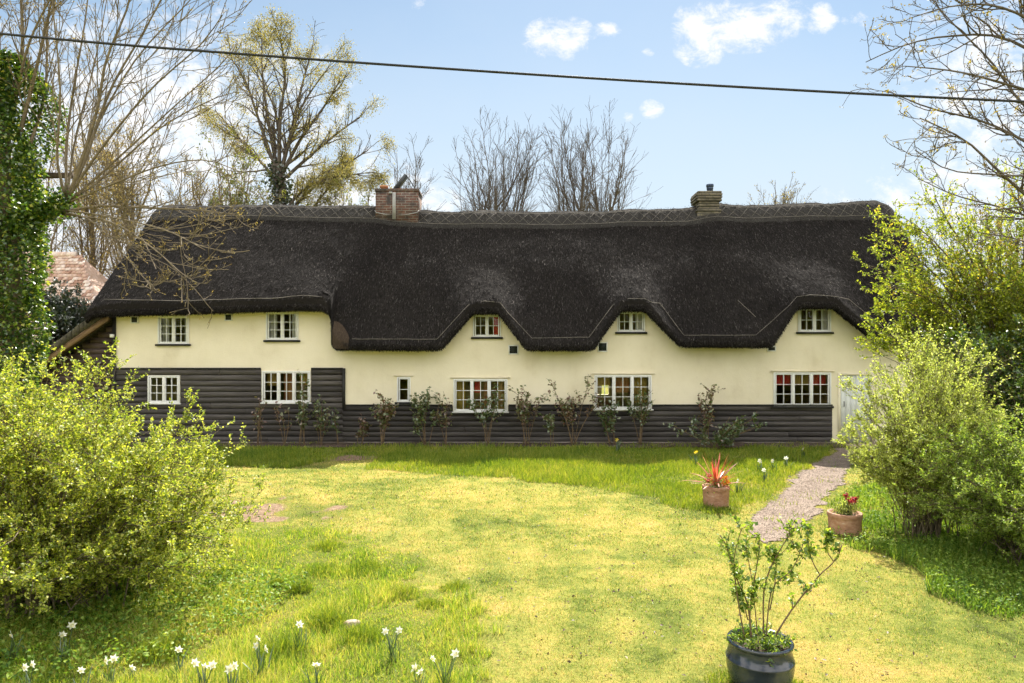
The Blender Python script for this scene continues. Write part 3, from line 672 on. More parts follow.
# ---- openings (pixel boxes on the wall plane)
WIN = [ # name, x0,x1,ytop,ybot, casements, cols, rows, sill, upstairs
    ('U1', 158, 189, 316, 344, 2, 2, 3), ('U2', 266, 298.5, 312, 340, 2, 2, 3), ('U3', 473, 501, 314.5, 337, 2, 2, 2), ('U4', 617, 645, 311.5, 332, 2, 2, 2), ('U5', 798, 831, 308, 332, 2, 2, 2),
    ('L1', 148, 180, 375.5, 403, 2, 2, 3), ('L2', 262, 310.5, 371, 402.5, 3, 2, 3), ('L3', 397, 410.5, 377, 402, 1, 1, 2), ('L4', 453.5, 507.5, 379, 411.5, 3, 2, 3), ('L5', 594.5, 651.5, 375, 409, 3, 2, 3), ('L6', 773.5, 831, 372.5, 406, 3, 2, 3)]
VENT = [(130.5, 138.5, 316, 323.5), (224.5, 232.5, 313.5, 321), (508.5, 518.5, 345, 354.5), (597.5, 607.5, 342, 352), (767, 776, 346, 351.5)]
def rect(a): return (wx(a[0], WALLY), wx(a[1], WALLY), wz(a[3], WALLY), wz(a[2], WALLY))
DOOR = rect((838, 874, 373, 445)); DOOR = (DOOR[0], DOOR[1], .06, DOOR[3])
opens = [rect(w_[1:5]) for w_ in WIN] + [DOOR]
def wall_panel(mb, x0, x1, y0, z0, top, ops, th_=.2, face=1):
    bx = sorted(set([x0, x1] + [o[0] for o in ops] + [o[1] for o in ops] + list(np.arange(math.ceil(x0 / .2) * .2, x1, .2)))); bx = [q for q in bx if x0 <= q <= x1]
    bz = sorted(set([z0] + [o[2] for o in ops] + [o[3] for o in ops]))
    for xa, xb in zip(bx[:-1], bx[1:]):
        if xb - xa < 1e-5: continue
        ta, tb = top(xa), top(xb); tm = min(ta, tb)
        zs = [q for q in bz if q < tm - .01]
        for i, za in enumerate(zs):
            last = i == len(zs) - 1; zb_a = ta if last else zs[i + 1]; zb_b = tb if last else zs[i + 1]
            cx_, cz_ = (xa + xb) / 2, (za + min(zb_a, zb_b)) / 2
            if any(o[0] < cx_ < o[1] and o[2] < cz_ < o[3] for o in ops): continue
            for yy in (y0, y0 + th_):
                mb.quad((xa, yy, za), (xb, yy, za), (xb, yy, zb_b), (xa, yy, zb_a))
    for o in ops:
        a, b_, c, d = o; y1 = y0 + th_
        mb.quad((a, y0, c), (a, y1, c), (a, y1, d), (a, y0, d)); mb.quad((b_, y0, c), (b_, y0, d), (b_, y1, d), (b_, y1, c))
        mb.quad((a, y0, d), (a, y1, d), (b_, y1, d), (b_, y0, d)); mb.quad((a, y0, c), (b_, y0, c), (b_, y1, c), (a, y1, c))
wall = MB()
wall_panel(wall, XL, XR, WALLY, .14, lambda q: min(float(ze(q)) + .24, float(ze(q - .05)) + .24, float(ze(q + .05)) + .24), opens)
# rear wall with its own windows; gable walls
rear = []
for a in ('L2', 'L4', 'L5', 'L6'):
    o = rect([w_ for w_ in WIN if w_[0] == a][0][1:5]); c = (o[0] + o[1]) / 2 * 24.5 / 18.7
    rear.append((c - .95, c - .5, 1.0, 1.6))
wall_panel(wall, XL, XR, YB, 0, lambda q: 3.3, rear)
for xg in (XL, XR):
    for xx in (xg, xg + (.2 if xg < 0 else -.2)):
        wall.add([(xx, WALLY, 0), (xx, YB + .2, 0), (xx, YB + .2, 3.3), (xx, YRG, 6.7), (xx, WALLY, 2.8)], ng=[[0, 1, 2, 3, 4]])
wl = part('wall', wall, MAT['cream'], cot)
pl = MB(); pl.box(XL, DOOR[0] - .06, WALLY - .03, WALLY + .1, -.02, .088); part('plinth', pl, MAT['plinth'], cot)
inn = MB()   # rooms: floor, ceiling, partitions
inn.box(XL + .2, XR - .2, WALLY + .2, YB, -.02, .05, tone=.5)
part('floor', inn, MAT['floor'], cot)
inn = MB(); inn.box(XL + .22, XR - .22, WALLY + .201, YB - .001, 2.28, 2.42)
for xx in (-7.8, -3.5, -.3, 1.9, 5.6, 9.0):
    inn.box(xx - .05, xx + .05, WALLY + .202, YB - .002, .05, 2.28); inn.box(xx - .05, xx + .05, 20.0, YB - 2.5, 2.42, 4.0)
inn.box(XL + .23, XR - .23, 20.6, 20.7, 2.42, 4.6); inn.box(XL + .23, -7.85, 21.0, 21.1, .05, 2.28); inn.box(-3.45, -.35, 20.2, 20.3, .05, 2.28)
part('room_partition', inn, MAT['inner'], cot)

# ---- weatherboarding, board by board round the windows
def boards(name, x0, x1, z0, z1, ops, mat, slope=None, y=WALLY, ch=.148):
    mb = MB(); nz = max(1, round((z1 - z0) / ch)); h = (z1 - z0) / nz
    for i in range(nz):
        za = z0 + i * h; zb = za + h - .016
        if i == nz - 1: zb = z1
        ivs = [(x0, x1)]
        for o in ops:
            if o[2] - .04 < (za + zb) / 2 < o[3] + .02:
                nv = []
                for a, b_ in ivs:
                    if o[1] + .02 <= a or o[0] - .02 >= b_: nv.append((a, b_)); continue
                    if o[0] - .02 > a: nv.append((a, o[0] - .02))
                    if o[1] + .02 < b_: nv.append((o[1] + .02, b_))
                ivs = nv
        for a, b_ in ivs:
            a2 = max(a, slope(zb)) if slope else a
            if b_ - a2 > .05: mb.hexa([(a2, y - .007, za - .016), (b_, y - .007, za - .016), (a2, y - .003, za - .016), (b_, y - .003, za - .016), (a2, y - .007, za + h - .016), (b_, y - .007, za + h - .016), (a2, y - .003, za + h - .016), (b_, y - .003, za + h - .016)], tone=0)
            c = a
            while c < b_ - .01:
                L_ = rngH.uniform(2.2, 4.4); d = b_ if c + L_ > b_ - .6 else c + L_
                aa, dd = c, d
                if slope: aa = max(c, slope(zb))
                if dd - aa > .05:
                    j1, j2 = rngH.uniform(-.005, .005, 2); tb_ = rngH.uniform(.027, .033); tt = tb_ - .006
                    tn_ = rngH.uniform(0, 1)
                    mb.hexa([(aa, y - tb_, za + j1), (dd - .004, y - tb_, za + j2), (aa, y - .002, za + j1), (dd - .004, y - .002, za + j2),
                             (aa, y - tt, zb + j1), (dd - .004, y - tt, zb + j2), (aa, y - .002, zb + j1), (dd - .004, y - .002, zb + j2)], tone=tn_)
                c = d
    return part(name, mb, mat, cot)
XS = wx(345, WALLY); ZT1 = wz(369, WALLY); ZT2 = wz(405.5, WALLY); XE = wx(832, WALLY)
boards('weatherboarding', XL, XS - .06, .09, ZT1, [o for o in opens], MAT['board'])
boards('weatherboarding', XS - .06, XE, .09, ZT2, [o for o in opens], MAT['board'])
tr = MB()
def trim(*a):
    q_ = MB(); q_.box(*a); part('board_trim', q_, MAT['blacksill'], cot)
trim(XS - .06, XS + .01, WALLY - .05, WALLY - .003, ZT2 - .1, ZT1 + .02); trim(XL - .05, XL + .03, WALLY - .055, WALLY - .004, .1, 3.5)
trim(XL + .03, wx(262, WALLY) - .03, WALLY - .06, WALLY - .005, ZT1, ZT1 + .035); trim(wx(310.5, WALLY) + .03, XS - .06, WALLY - .06, WALLY - .005, ZT1, ZT1 + .035)
segs = [(XS + .01, opens[8][0] - .03), (opens[8][1] + .03, opens[9][0] - .03), (opens[9][1] + .03, XE)]
for a, b_ in segs: trim(a, b_, WALLY - .058, WALLY - .004, ZT2, ZT2 + .03)


# ---- windows
def bevel(o, w=.006):
    md = o.modifiers.new('bevel', 'BEVEL'); md.width = w; md.segments = 2; md.limit_method = 'ANGLE'
for wi in WIN:
    nm = wi[0]; x0, x1, z0, z1 = rect(wi[1:5]); nc, cols, rows = wi[5:]
    fr_ = MB(); ft = .032; ya, yb = WALLY - .035, WALLY + .06
    fr_.box(x0, x0 + ft, ya, yb, z0, z1); fr_.box(x1 - ft, x1, ya, yb, z0, z1)
    fr_.box(x0 + ft, x1 - ft, ya + .002, yb, z1 - ft, z1); fr_.box(x0 + ft, x1 - ft, ya + .002, yb, z0, z0 + ft)
    iw = x1 - x0 - 2 * ft; cw = iw / nc
    for c in range(nc):
        a = x0 + ft + c * cw; b_ = a + cw; st_ = .027; y1, y2 = ya + .012 + rngH.uniform(0, .006), yb - .01
        if c: fr_.box(a - .016, a + .016, ya + .003, yb - .002, z0 + ft, z1 - ft)
        A, B, Z0, Z1 = a + .018, b_ - .018, z0 + ft + .003, z1 - ft - .003
        fr_.box(A, A + st_, y1, y2, Z0, Z1); fr_.box(B - st_, B, y1, y2, Z0, Z1); fr_.box(A + st_, B - st_, y1 + .001, y2, Z1 - st_, Z1); fr_.box(A + st_, B - st_, y1 + .001, y2, Z0, Z0 + st_)
        for k in range(1, cols):
            q = A + st_ + (B - A - 2 * st_) * k / cols; fr_.box(q - .0075, q + .0075, y1 + .008, y2 - .004, Z0 + st_, Z1 - st_)
        for k in range(1, rows):
            q = Z0 + st_ + (Z1 - Z0 - 2 * st_) * k / rows; fr_.box(A + st_, B - st_, y1 + .010, y2 - .005, q - .0075, q + .0075)
    w_ = part('window', fr_, MAT['white'], cot); bevel(w_, .004)
    pn = MB(); pn.quad((x0 + ft, yb - .03, z0 + ft), (x1 - ft, yb - .03, z0 + ft), (x1 - ft, yb - .03, z1 - ft), (x0 + ft, yb - .03, z1 - ft)); part('pane', pn, MAT['glass'], w_)
    sl = MB()
    if nm in ('U1', 'U2', 'U3', 'U4', 'U5', 'L3', 'L6'):
        sl.box(x0 - .05, x1 + .05, WALLY - .075, WALLY - .004, z0 - .055, z0 - .002); part('sill', sl, MAT['blacksill'], w_)
    else:
        sl.box(x0 - .04, x1 + .04, WALLY - .085, WALLY - .004, z0 - .035, z0 - .002); part('sill', sl, MAT['white'], w_)
    if nm[0] == 'L' and nm not in ('L1', 'L2'):
        hd = MB(); hd.box(x0 - .08, x1 + .08, WALLY - .05, WALLY - .003, z1 + .025, z1 + .05); part('drip_board', hd, MAT['cream'], w_)
    def cloth(xa, xb, za, zb, mat, name='curtain_or_reflection', yy=WALLY + .17):
        mb = MB(); k = max(8, int((xb - xa) / .02)); xx = np.linspace(xa, xb, k)
        yw = yy + .018 * np.sin(xx * 55 + xa) + .008 * np.sin(xx * 131); vv = np.concatenate([np.stack([xx, yw, 0 * xx + za], 1), np.stack([xx, yw, 0 * xx + zb], 1)])
        i = np.arange(k - 1); mb.add(vv, np.stack([i, i + 1, i + 1 + k, i + k], 1)); part(name, mb, mat, w_, smooth=True)
    W_ = x1 - x0
    if nm in ('U1', 'U2'):
        cloth(x0 + .03, x0 + W_ * .27, z0, z1, MAT['curtain_or_reflection']); cloth(x1 - W_ * .25, x1 - .03, z0, z1, MAT['curtain_or_reflection'])
    if nm == 'U5': cloth(x0 + .03, x0 + W_ * .2, z0, z1, MAT['curtain_or_reflection']); cloth(x1 - W_ * .2, x1 - .03, z0, z1, MAT['curtain_or_reflection'])
    if nm == 'U4': cloth(x1 - W_ * .3, x1 - .03, z0, z1, MAT['curtain_or_reflection'])
    if nm == 'U3': cloth(x1 - W_ * .26, x1 - .03, z0, z1, MAT['red'])
    if nm == 'L6':
        for c, mt in ((0, 'red'), (1, 'gold'), (2, 'red')): cloth(x0 + .05 + c * (W_ - .1) / 3, x0 + .05 + (c + 1) * (W_ - .1) / 3, z1 - .36, z1, MAT[mt], 'blind')
    if nm in ('L2', 'L4', 'L5'):
        for a_, b_, zt_, mt in {'L2': ((.02, .30, .42, 'gold'), (.36, .62, .9, 'rust'), (.7, .96, .4, 'gold')), 'L4': ((.04, .2, .9, 'gold'), (.38, .5, .4, 'red'), (.55, .62, .9, 'rust'), (.82, .97, .9, 'gold')), 'L5': ((.03, .3, .3, 'gold'), (.4, .64, .5, 'rust'), (.72, .96, .8, 'gold'))}[nm]:
            cloth(x0 + W_ * a_, x0 + W_ * b_, z1 - zt_, z1, MAT[mt], 'curtain_or_reflection', WALLY + .32)  # coloured panels imitating orange-brown reflections in these panes
for v_ in VENT:
    x0, x1, z0, z1 = rect(v_); mb = MB(); t = .03
    mb.box(x0, x0 + t, WALLY - .025, WALLY - .002, z0, z1); mb.box(x1 - t, x1, WALLY - .025, WALLY - .002, z0, z1); mb.box(x0 + t, x1 - t, WALLY - .024, WALLY - .002, z1 - t, z1); mb.box(x0 + t, x1 - t, WALLY - .024, WALLY - .002, z0, z0 + t)
    vo = part('vent', mb, MAT['white'], cot)
    mb = MB(); mb.box(x0 + t, x1 - t, WALLY - .012, WALLY - .003, z0 + t, z1 - t)
    for q in np.linspace(z0 + t, z1 - t, 6)[1:-1]: mb.box(x0 + t, x1 - t, WALLY - .02, WALLY - .0125, q - .008, q + .003)
    part('grille', mb, MAT['dark'], vo)
# ---- door
x0, x1, z0, z1 = DOOR; mb = MB()
n_ = 6; pw = (x1 - x0 - .12) / n_
for k in range(n_): mb.box(x0 + .06 + k * pw, x0 + .06 + (k + 1) * pw - .006, WALLY + .0, WALLY + .04, z0, z1 - .06)
mb.box(x0 + .061, x1 - .061, WALLY + .02, WALLY + .05, z0, z1 - .06)
d_ = part('door', mb, MAT['doorpaint'], cot)
mb = MB(); mb.box(x0, x0 + .06, WALLY - .03, WALLY + .06, z0, z1); mb.box(x1 - .06, x1, WALLY - .03, WALLY + .06, z0, z1); mb.box(x0 + .06, x1 - .06, WALLY - .029, WALLY + .06, z1 - .06, z1); part('door_frame', mb, MAT['cream'], d_)
mb = MB(); mb.tubes(np.array([(x0 + .15, WALLY - .04, 1.05), (x0 + .15, WALLY - .045, 1.12), (x0 + .15, WALLY - .04, 1.2)]), np.full(3, .012), 6); part('handle', mb, MAT['blacksill'], d_)
mb = MB(); mb.box(x0 - .15, x1 + .15, WALLY - .45, WALLY - .05, -.02, .055); part('doorstep', mb, MAT['stone'], cot)
# security light box on the left corner
mb = MB(); q = P(112, 336, WALLY - .08); mb.box(q[0] - .04, q[0] + .05, q[1] - .05, q[1] + .02, q[2] - .04, q[2] + .05); part('corner_lamp', mb, MAT['white'], cot)

# ---- chimneys
x0, x1 = wx(375.5, YRG-.42), wx(418, YRG-.42); zt = wz(188.5, YRG-.42)
mb = MB(); mb.box(x0, x1, YRG - .42, YRG + .42, 6.4, zt - .09); mb.box(x0 - .02, x1 + .02, YRG - .44, YRG + .44, zt - .09, zt)
ch = part('chimney', mb, MAT['brick'], cot, label='wide red brick chimney')
mb = MB(); xm = wx(396.5, YRG); mb.box(xm - .05, xm + .05, YRG - .455, YRG - .421, 6.6, zt - .12); mb.box(xm - .16, xm - .05, YRG - .45, YRG - .421, zt - .16, zt - .1)
mb.tubes(np.array([(x0 - .03, YRG - .40, zt - .66), (x0 + .02, YRG - .44, zt - .73), (x0 + .3, YRG - .46, zt - .80), (xm, YRG - .47, zt - .81), (x1 - .3, YRG - .46, zt - .80), (x1 - .02, YRG - .44, zt - .73), (x1 + .03, YRG - .40, zt - .66)]), np.full(7, .013), 8)
part('flashing', mb, MAT['lead'], ch, smooth=False)
mb = MB(); a = np.array(P(395, 190, YRG)); b_ = np.array(P(406.5, 175.5, YRG)); d = nrm(b_ - a); nn = np.array([-d[2], 0, d[0]]) * .045
mb.hexa([a - nn + (0, -.15, 0), a + nn + (0, -.15, 0), a - nn + (0, .15, 0), a + nn + (0, .15, 0), b_ - nn + (0, -.15, 0), b_ + nn + (0, -.15, 0), b_ - nn + (0, .15, 0), b_ + nn + (0, .15, 0)])
c_ = np.array(P(415.5, 189, YRG)); d2 = nrm(c_ - b_); n2 = np.array([-d2[2], 0, d2[0]]) * .012; b2 = b_ + d2 * .03
for yy0, yy1 in ((-.14, -.11), (.10, .13)):
    mb.hexa([c_ - n2 + (0, yy0, 0), c_ + n2 + (0, yy0, 0), c_ - n2 + (0, yy1, 0), c_ + n2 + (0, yy1, 0), b2 - n2 + (0, yy0, 0), b2 + n2 + (0, yy0, 0), b2 - n2 + (0, yy1, 0), b2 + n2 + (0, yy1, 0)])
part('slate_cowl', mb, MAT['slate'], ch)
mb = MB(); mb.lathe([(.07, -.1), (.07, .08), (.13, .09), (.14, .14), (.11, .15), (.08, .10)], (wx(384.5, YRG), YRG - .1, zt + .01), 20); part('chimney_pot', mb, MAT['clay'], ch, smooth=True)
# right chimney: irregular, corbelled
x0, x1 = wx(697, YRG-.4), wx(722.5, YRG-.4); zt = wz(190.5, YRG-.4); cx_ = (x0 + x1) / 2; hw = (x1 - x0) / 2
mb = MB(); z = 6.5; prof = [(.92, 6.4, 7.02), (.97, 7.02, 7.1), (.80, 7.1, 7.18), (.86, 7.18, 7.26), (.83, 7.26, 7.34), (.97, 7.34, 7.42), (1.0, 7.42, 7.5), (1.01, 7.5, 7.58), (.97, 7.58, 7.65)]
for s, za, zb in prof:
    j = rngH.uniform(-.02, .02, 8); y_ = YRG; dz = zt - 7.65
    mb.hexa([(cx_ - hw * s + j[0], y_ - .40 * s, za + dz), (cx_ + hw * s + j[1], y_ - .4 * s + j[4] * .5, za + dz), (cx_ - hw * s + j[0], y_ + .4 * s, za + dz), (cx_ + hw * s + j[1], y_ + .4 * s, za + dz),
             (cx_ - hw * s + j[2], y_ - .4 * s, zb + dz - .002), (cx_ + hw * s + j[3], y_ - .4 * s, zb + dz - .002), (cx_ - hw * s + j[2], y_ + .4 * s, zb + dz - .002), (cx_ + hw * s + j[3], y_ + .4 * s, zb + dz - .002)])
ch2 = part('chimney', mb, MAT['greybrick'], cot, label='small weathered grey brick chimney'); bevel(ch2, .02)
mb = MB(); mb.lathe([(.095, -.05), (.095, .14), (.105, .15), (.105, .16), (.10, .165), (.10, .20), (.115, .205), (.115, .28), (.09, .285), (.0, .285)], (wx(710, YRG), YRG, zt), 20); part('cowl', mb, MAT['cowl'], ch2, smooth=False)

# ---- lean-to on the left gable
LX0, LX1 = -13.6, XL - .05; zz0 = lambda x_: 3.50 + (x_ + 10.95) * .70
mb = MB(); cs = np.arange(LX0 + .4, LX1 + .001, .01)
def lt_slope(zb): return max(LX0 + .35, -10.95 + (zb + .12 - 3.50) / .70)
boards('lean_to_boarding', LX0 + .35, LX1, .1, 3.4, [], MAT['board_brown'], slope=lt_slope, y=WALLY + .08)
mb = MB()
a0, a1 = LX0 - .1, XL + .1
def slab(mb, xa, xb, y0_, y1_, off0, off1):
    mb.hexa([(xa, y0_, zz0(xa) + off0), (xb, y0_, zz0(xb) + off0), (xa, y1_, zz0(xa) + off0), (xb, y1_, zz0(xb) + off0), (xa, y0_, zz0(xa) + off1), (xb, y0_, zz0(xb) + off1), (xa, y1_, zz0(xa) + off1), (xb, y1_, zz0(xb) + off1)])
for k in range(26):   # broken, mossy edge: short lengths
    xa = a0 + (a1 - .05 - a0) * k / 26; xb = a0 + (a1 - .05 - a0) * (k + 1) / 26
    slab(mb, xa, xb - .002, 18.28 + rngH.uniform(-.02, .02), 23.2, .0, .22 + rngH.uniform(-.015, .02))
part('lean_to_roof', mb, MAT['mosswood'], cot)
mb = MB(); slab(mb, a0 + .1, a1 - .1, 18.34, 18.39, -.16, -.002); part('bargeboard', mb, MAT['timber'], cot)
mb = MB(); slab(mb, a0 + .1, a1 - .2, 18.395, 18.77, -.035, -.004); part('soffit', mb, MAT['timber'], cot)
mb = MB(); mb.box(LX0 + .35, LX0 + .45, WALLY + .09, 23, 0, 1.7); mb.box(LX0 + .45, LX1, WALLY + .082, WALLY + .2, 0, 1.6); part('lean_to_wall', mb, MAT['board_brown'], cot)

# ================================================================== OUTBUILDINGS on the left
def tiled_roof(mb, xa, xb_, ya, za, yb, zb, pitch_rows, tw, rng, roll=0.0, xtop=None):
    L = math.dist((ya, za), (yb, zb)); dy, dz = (yb - ya) / L, (zb - za) / L; n = int(L / pitch_rows)
    for r in range(n + 1):
        s0 = r * pitch_rows; s1 = min(s0 + pitch_rows * 1.25, L); xb = xb_ if xtop is None else xb_ + (xtop - xb_) * min(1, s0 / L); off = (r % 2) * tw * .5; x_ = xa - off
        while x_ < xb:
            q0, q1 = max(x_, xa), min(x_ + tw - .008, xb)
            if q1 - q0 > .03:
                lift = rng.uniform(.012, .03); j = rng.uniform(-.008, .008)
                pts = []
                if roll:
                    xs_ = np.linspace(q0, q1, 6); hz = roll * np.sin(np.linspace(-.6, pi + .6, 6))
                    a = np.stack([xs_, ya + dy * (s0 + j) - dz * (lift + hz), za + dz * (s0 + j) + dy * (lift + hz)], 1); b2 = np.stack([xs_, ya + dy * s1 - dz * hz, za + dz * s1 + dy * hz], 1)
                    i = np.arange(5); mb.add(np.concatenate([a, b2]), np.stack([i, i + 1, i + 7, i + 6], 1), tone=rng.uniform(0, 1))
                else:
                    yA, zA = ya + dy * (s0 + j) - dz * lift, za + dz * (s0 + j) + dy * lift; yB, zB = ya + dy * s1, za + dz * s1; t_ = .014
                    mb.hexa([(q0, yA + dz * t_, zA - dy * t_), (q1, yA + dz * t_, zA - dy * t_), (q0, yB + dz * t_, zB - dy * t_), (q1, yB + dz * t_, zB - dy * t_), (q0, yA, zA), (q1, yA, zA), (q0, yB, zB), (q1, yB, zB)], tone=rng.uniform(0, 1))
            x_ += tw
ob = thing('barn', 'weathered barn with a steep red clay tiled roof behind the ivy tree', 'barn', (-17.5, 27, 0))
XA, XB, XT = -20.5, wx(106, 24.6), wx(80, 27.2); YA, ZA, YT, ZTp = 24.6, 3.0, 27.2, wz(255, 27.2)
mb = MB(); tiled_roof(mb, XA, XB, YA, ZA, YT, ZTp, .17, .19, rngH, xtop=XT)
mb.quad((XA, YT, ZTp), (XT, YT, ZTp), (XB, YT + 2.6, ZA), (XA, YT + 2.6, ZA)); mb.add([(XB, YA, ZA), (XB, YT + 2.6, ZA), (XT, YT, ZTp)], t=[(0, 1, 2)]); r_ = part('tiled_roof', mb, MAT['tile'], ob)
mb = MB()
for k in range(int((XT - XA) / .35)): mb.tubes(np.array([(XA + .35 * k, YT, ZTp + .02), (XA + .35 * k + .34, YT, ZTp + .025)]), np.full(2, .11), 10, tone=rngH.uniform(.3, 1))
part('ridge_tile', mb, MAT['tile'], r_)
mb = MB(); mb.add([(XB - .2, YA + .2, 0), (XB - .2, YT + 2.4, 0), (XB - .2, YT + 2.4, ZA), (XB - .2, YT, ZA + .05), (XB - .2, YA + .2, ZA), (XA + .1, YA + .2, 0), (XA + .1, YT + 2.4, 0), (XA + .1, YT + 2.4, ZA), (XA + .1, YT, ZTp - .15), (XA + .1, YA + .2, ZA)], ng=[[0, 1, 2, 3, 4], [9, 8, 7, 6, 5], [0, 4, 9, 5], [1, 6, 7, 2]]); part('wall', mb, MAT['board_brown'], ob)
sh = thing('shed', 'low shed with a pale ribbed pantile roof beside the lean-to', 'shed', (-14.6, 20, 0))
XA, XB = -17, wx(40, 20.3) + .25; mb = MB(); tiled_roof(mb, XA, XB, 19.0, 2.35, 20.6, wz(323, 20.6), .28, .22, rngH, roll=.04)
mb.quad((XA, 20.6, wz(323, 20.6)), (XB, 20.6, wz(323, 20.6)), (XB, 22.2, 2.2), (XA, 22.2, 2.2)); part('pantile_roof', mb, MAT['pantile'], sh)
zt = wz(323, 20.6); mb = MB(); mb.add([(XB - .1, 19.15, 0), (XB - .1, 22, 0), (XB - .1, 22, 2.2), (XB - .1, 20.6, zt - .1), (XB - .1, 19.15, 2.3), (XA + .1, 19.15, 0), (XA + .1, 22, 0), (XA + .1, 22, 2.2), (XA + .1, 20.6, zt - .1), (XA + .1, 19.15, 2.3)], ng=[[0, 1, 2, 3, 4], [9, 8, 7, 6, 5], [0, 4, 9, 5], [1, 6, 7, 2]]); part('wall', mb, MAT['board_brown'], sh)
# ================================================================== PLANTS
def bez(a, c, b, K):
    t = np.linspace(0, 1, K)[None, :, None]
    return a[:, None] * (1 - t) ** 2 + 2 * c[:, None] * t * (1 - t) + b[:, None] * t ** 2
def bush(name, label, cat, base, rx, ry, H, z0, ns, n2, n3, nl, leaf, L, W, seed, r0=.02, lean=(0, 0), top=.0, upb=.12, ang=.6, lr=.32, l3=.5, up=.5, barkm='bark', inner=0, group=None, pw=1.0, cz=.42, rmin=.72):
    rng = np.random.default_rng(seed); base = np.array(base, float)
    t = thing(name, label, cat, base, group)
    az = rng.uniform(0, 2 * pi, ns); el = np.arcsin(rng.uniform(-.6, 1, ns)) ; rad = rng.uniform(rmin, 1.04, ns)
    bump_ = 1 + .16 * np.sin(3 * az + seed) * np.cos(2.2 * el + seed) + rng.normal(0, .06, ns)
    c = base + np.array([lean[0], lean[1], H * cz])
    tgt = c + np.stack([rx * np.cos(az) * np.cos(el) ** pw, ry * np.sin(az) * np.cos(el) ** pw, np.where(el > 0, H * (1 - cz), (H * cz - z0)) * np.sin(el)], 1) * (rad * bump_)[:, None]
    tgt[:, 2] = np.maximum(tgt[:, 2], base[2] + z0)
    st = base + np.stack([rng.normal(0, rx * .16, ns), rng.normal(0, ry * .16, ns), np.full(ns, -.03)], 1)
    ctl = st + (tgt - st) * np.array([.35, .35, .75]) + np.array([0, 0, .15 * H]); ctl += rng.normal(0, .06 * rx, ctl.shape)
    S = bez(st, ctl, tgt, 10); SR = np.linspace(1, .25, 10)[None] * (r0 * rng.uniform(.6, 1.2, ns))[:, None]
    S[:, 1:-1] += rng.normal(0, .012 * rx, S[:, 1:-1].shape)
    T1, R1 = spawn(S, SR, n2, .08, 1.0, ang, rng, lr, .35, K=6, wob=.12, up=upb, rr=.6)
    T2, R2 = spawn(T1, R1, n3, .15, 1.0, ang, rng, l3, .3, K=5, wob=.13, up=upb, rr=.7)
    m = MB(); m.tubes(S, SR, 5); m.tubes(T1, np.maximum(R1, .0022), 4); part('branches', m, MAT[barkm], t)
    m = MB(); m.tubes(T2, np.maximum(R2, .0016), 3); part('twigs', m, MAT[barkm], t)
    g = MB()
    for pth, k, lo in ((T2, nl, .05), (T1, max(2, nl // 2), .4)):
        p, d = along(pth, k, rng, lo, 1.0); keep = p[:, 2] > base[2] + .04
        g.leaves(p[keep] + rng.normal(0, L * .25, (keep.sum(), 3)), L, W, rng, up, dirs=d[keep] * .8)
    part('foliage', g, MAT[leaf], t)
    return t

# big yellow-green bush, left foreground
bush('deciduous_bush', 'big rounded yellow-green bush filling the left foreground', 'bush', (-4.75, 7.0, 0), 1.95, 1.6, 2.27, .1, 150, 15, 5, 19, 'lf_left', .031, .019, 21, r0=.012, upb=.10, ang=.7, lr=.30, pw=.75, cz=.40)
# upright silver-green shrub in front of the door's right side
bush('upright_shrub', 'fan-shaped silver-green shrub standing in front of the door', 'shrub', (wx(926, 9.5), 9.5, 0), .98, .9, 2.62, .10, 105, 15, 4, 9, 'lf_round', .035, .020, 22, r0=.009, upb=.16, ang=.5, lr=.24, pw=.9, cz=.52)
bush('spreading_shrub', 'low spreading yellow-green shrub cut by the right edge', 'shrub', (wx(1030, 8.3), 8.3, 0), 1.2, 1.1, 1.75, .08, 115, 15, 4, 14, 'lf_low', .030, .017, 23, r0=.009, upb=.08, ang=.65, lr=.28, pw=.8, cz=.45)
# evergreen by the shed
bush('evergreen_bush', 'dark green evergreen bush between shed and lean-to', 'bush', (wx(61, 21.5), 21.5, 0), 1.0, 1.0, wz(300, 21.5), .3, 80, 14, 4, 12, 'lf_ever', .11, .065, 24, r0=.03, lr=.3, cz=.55, pw=.6)

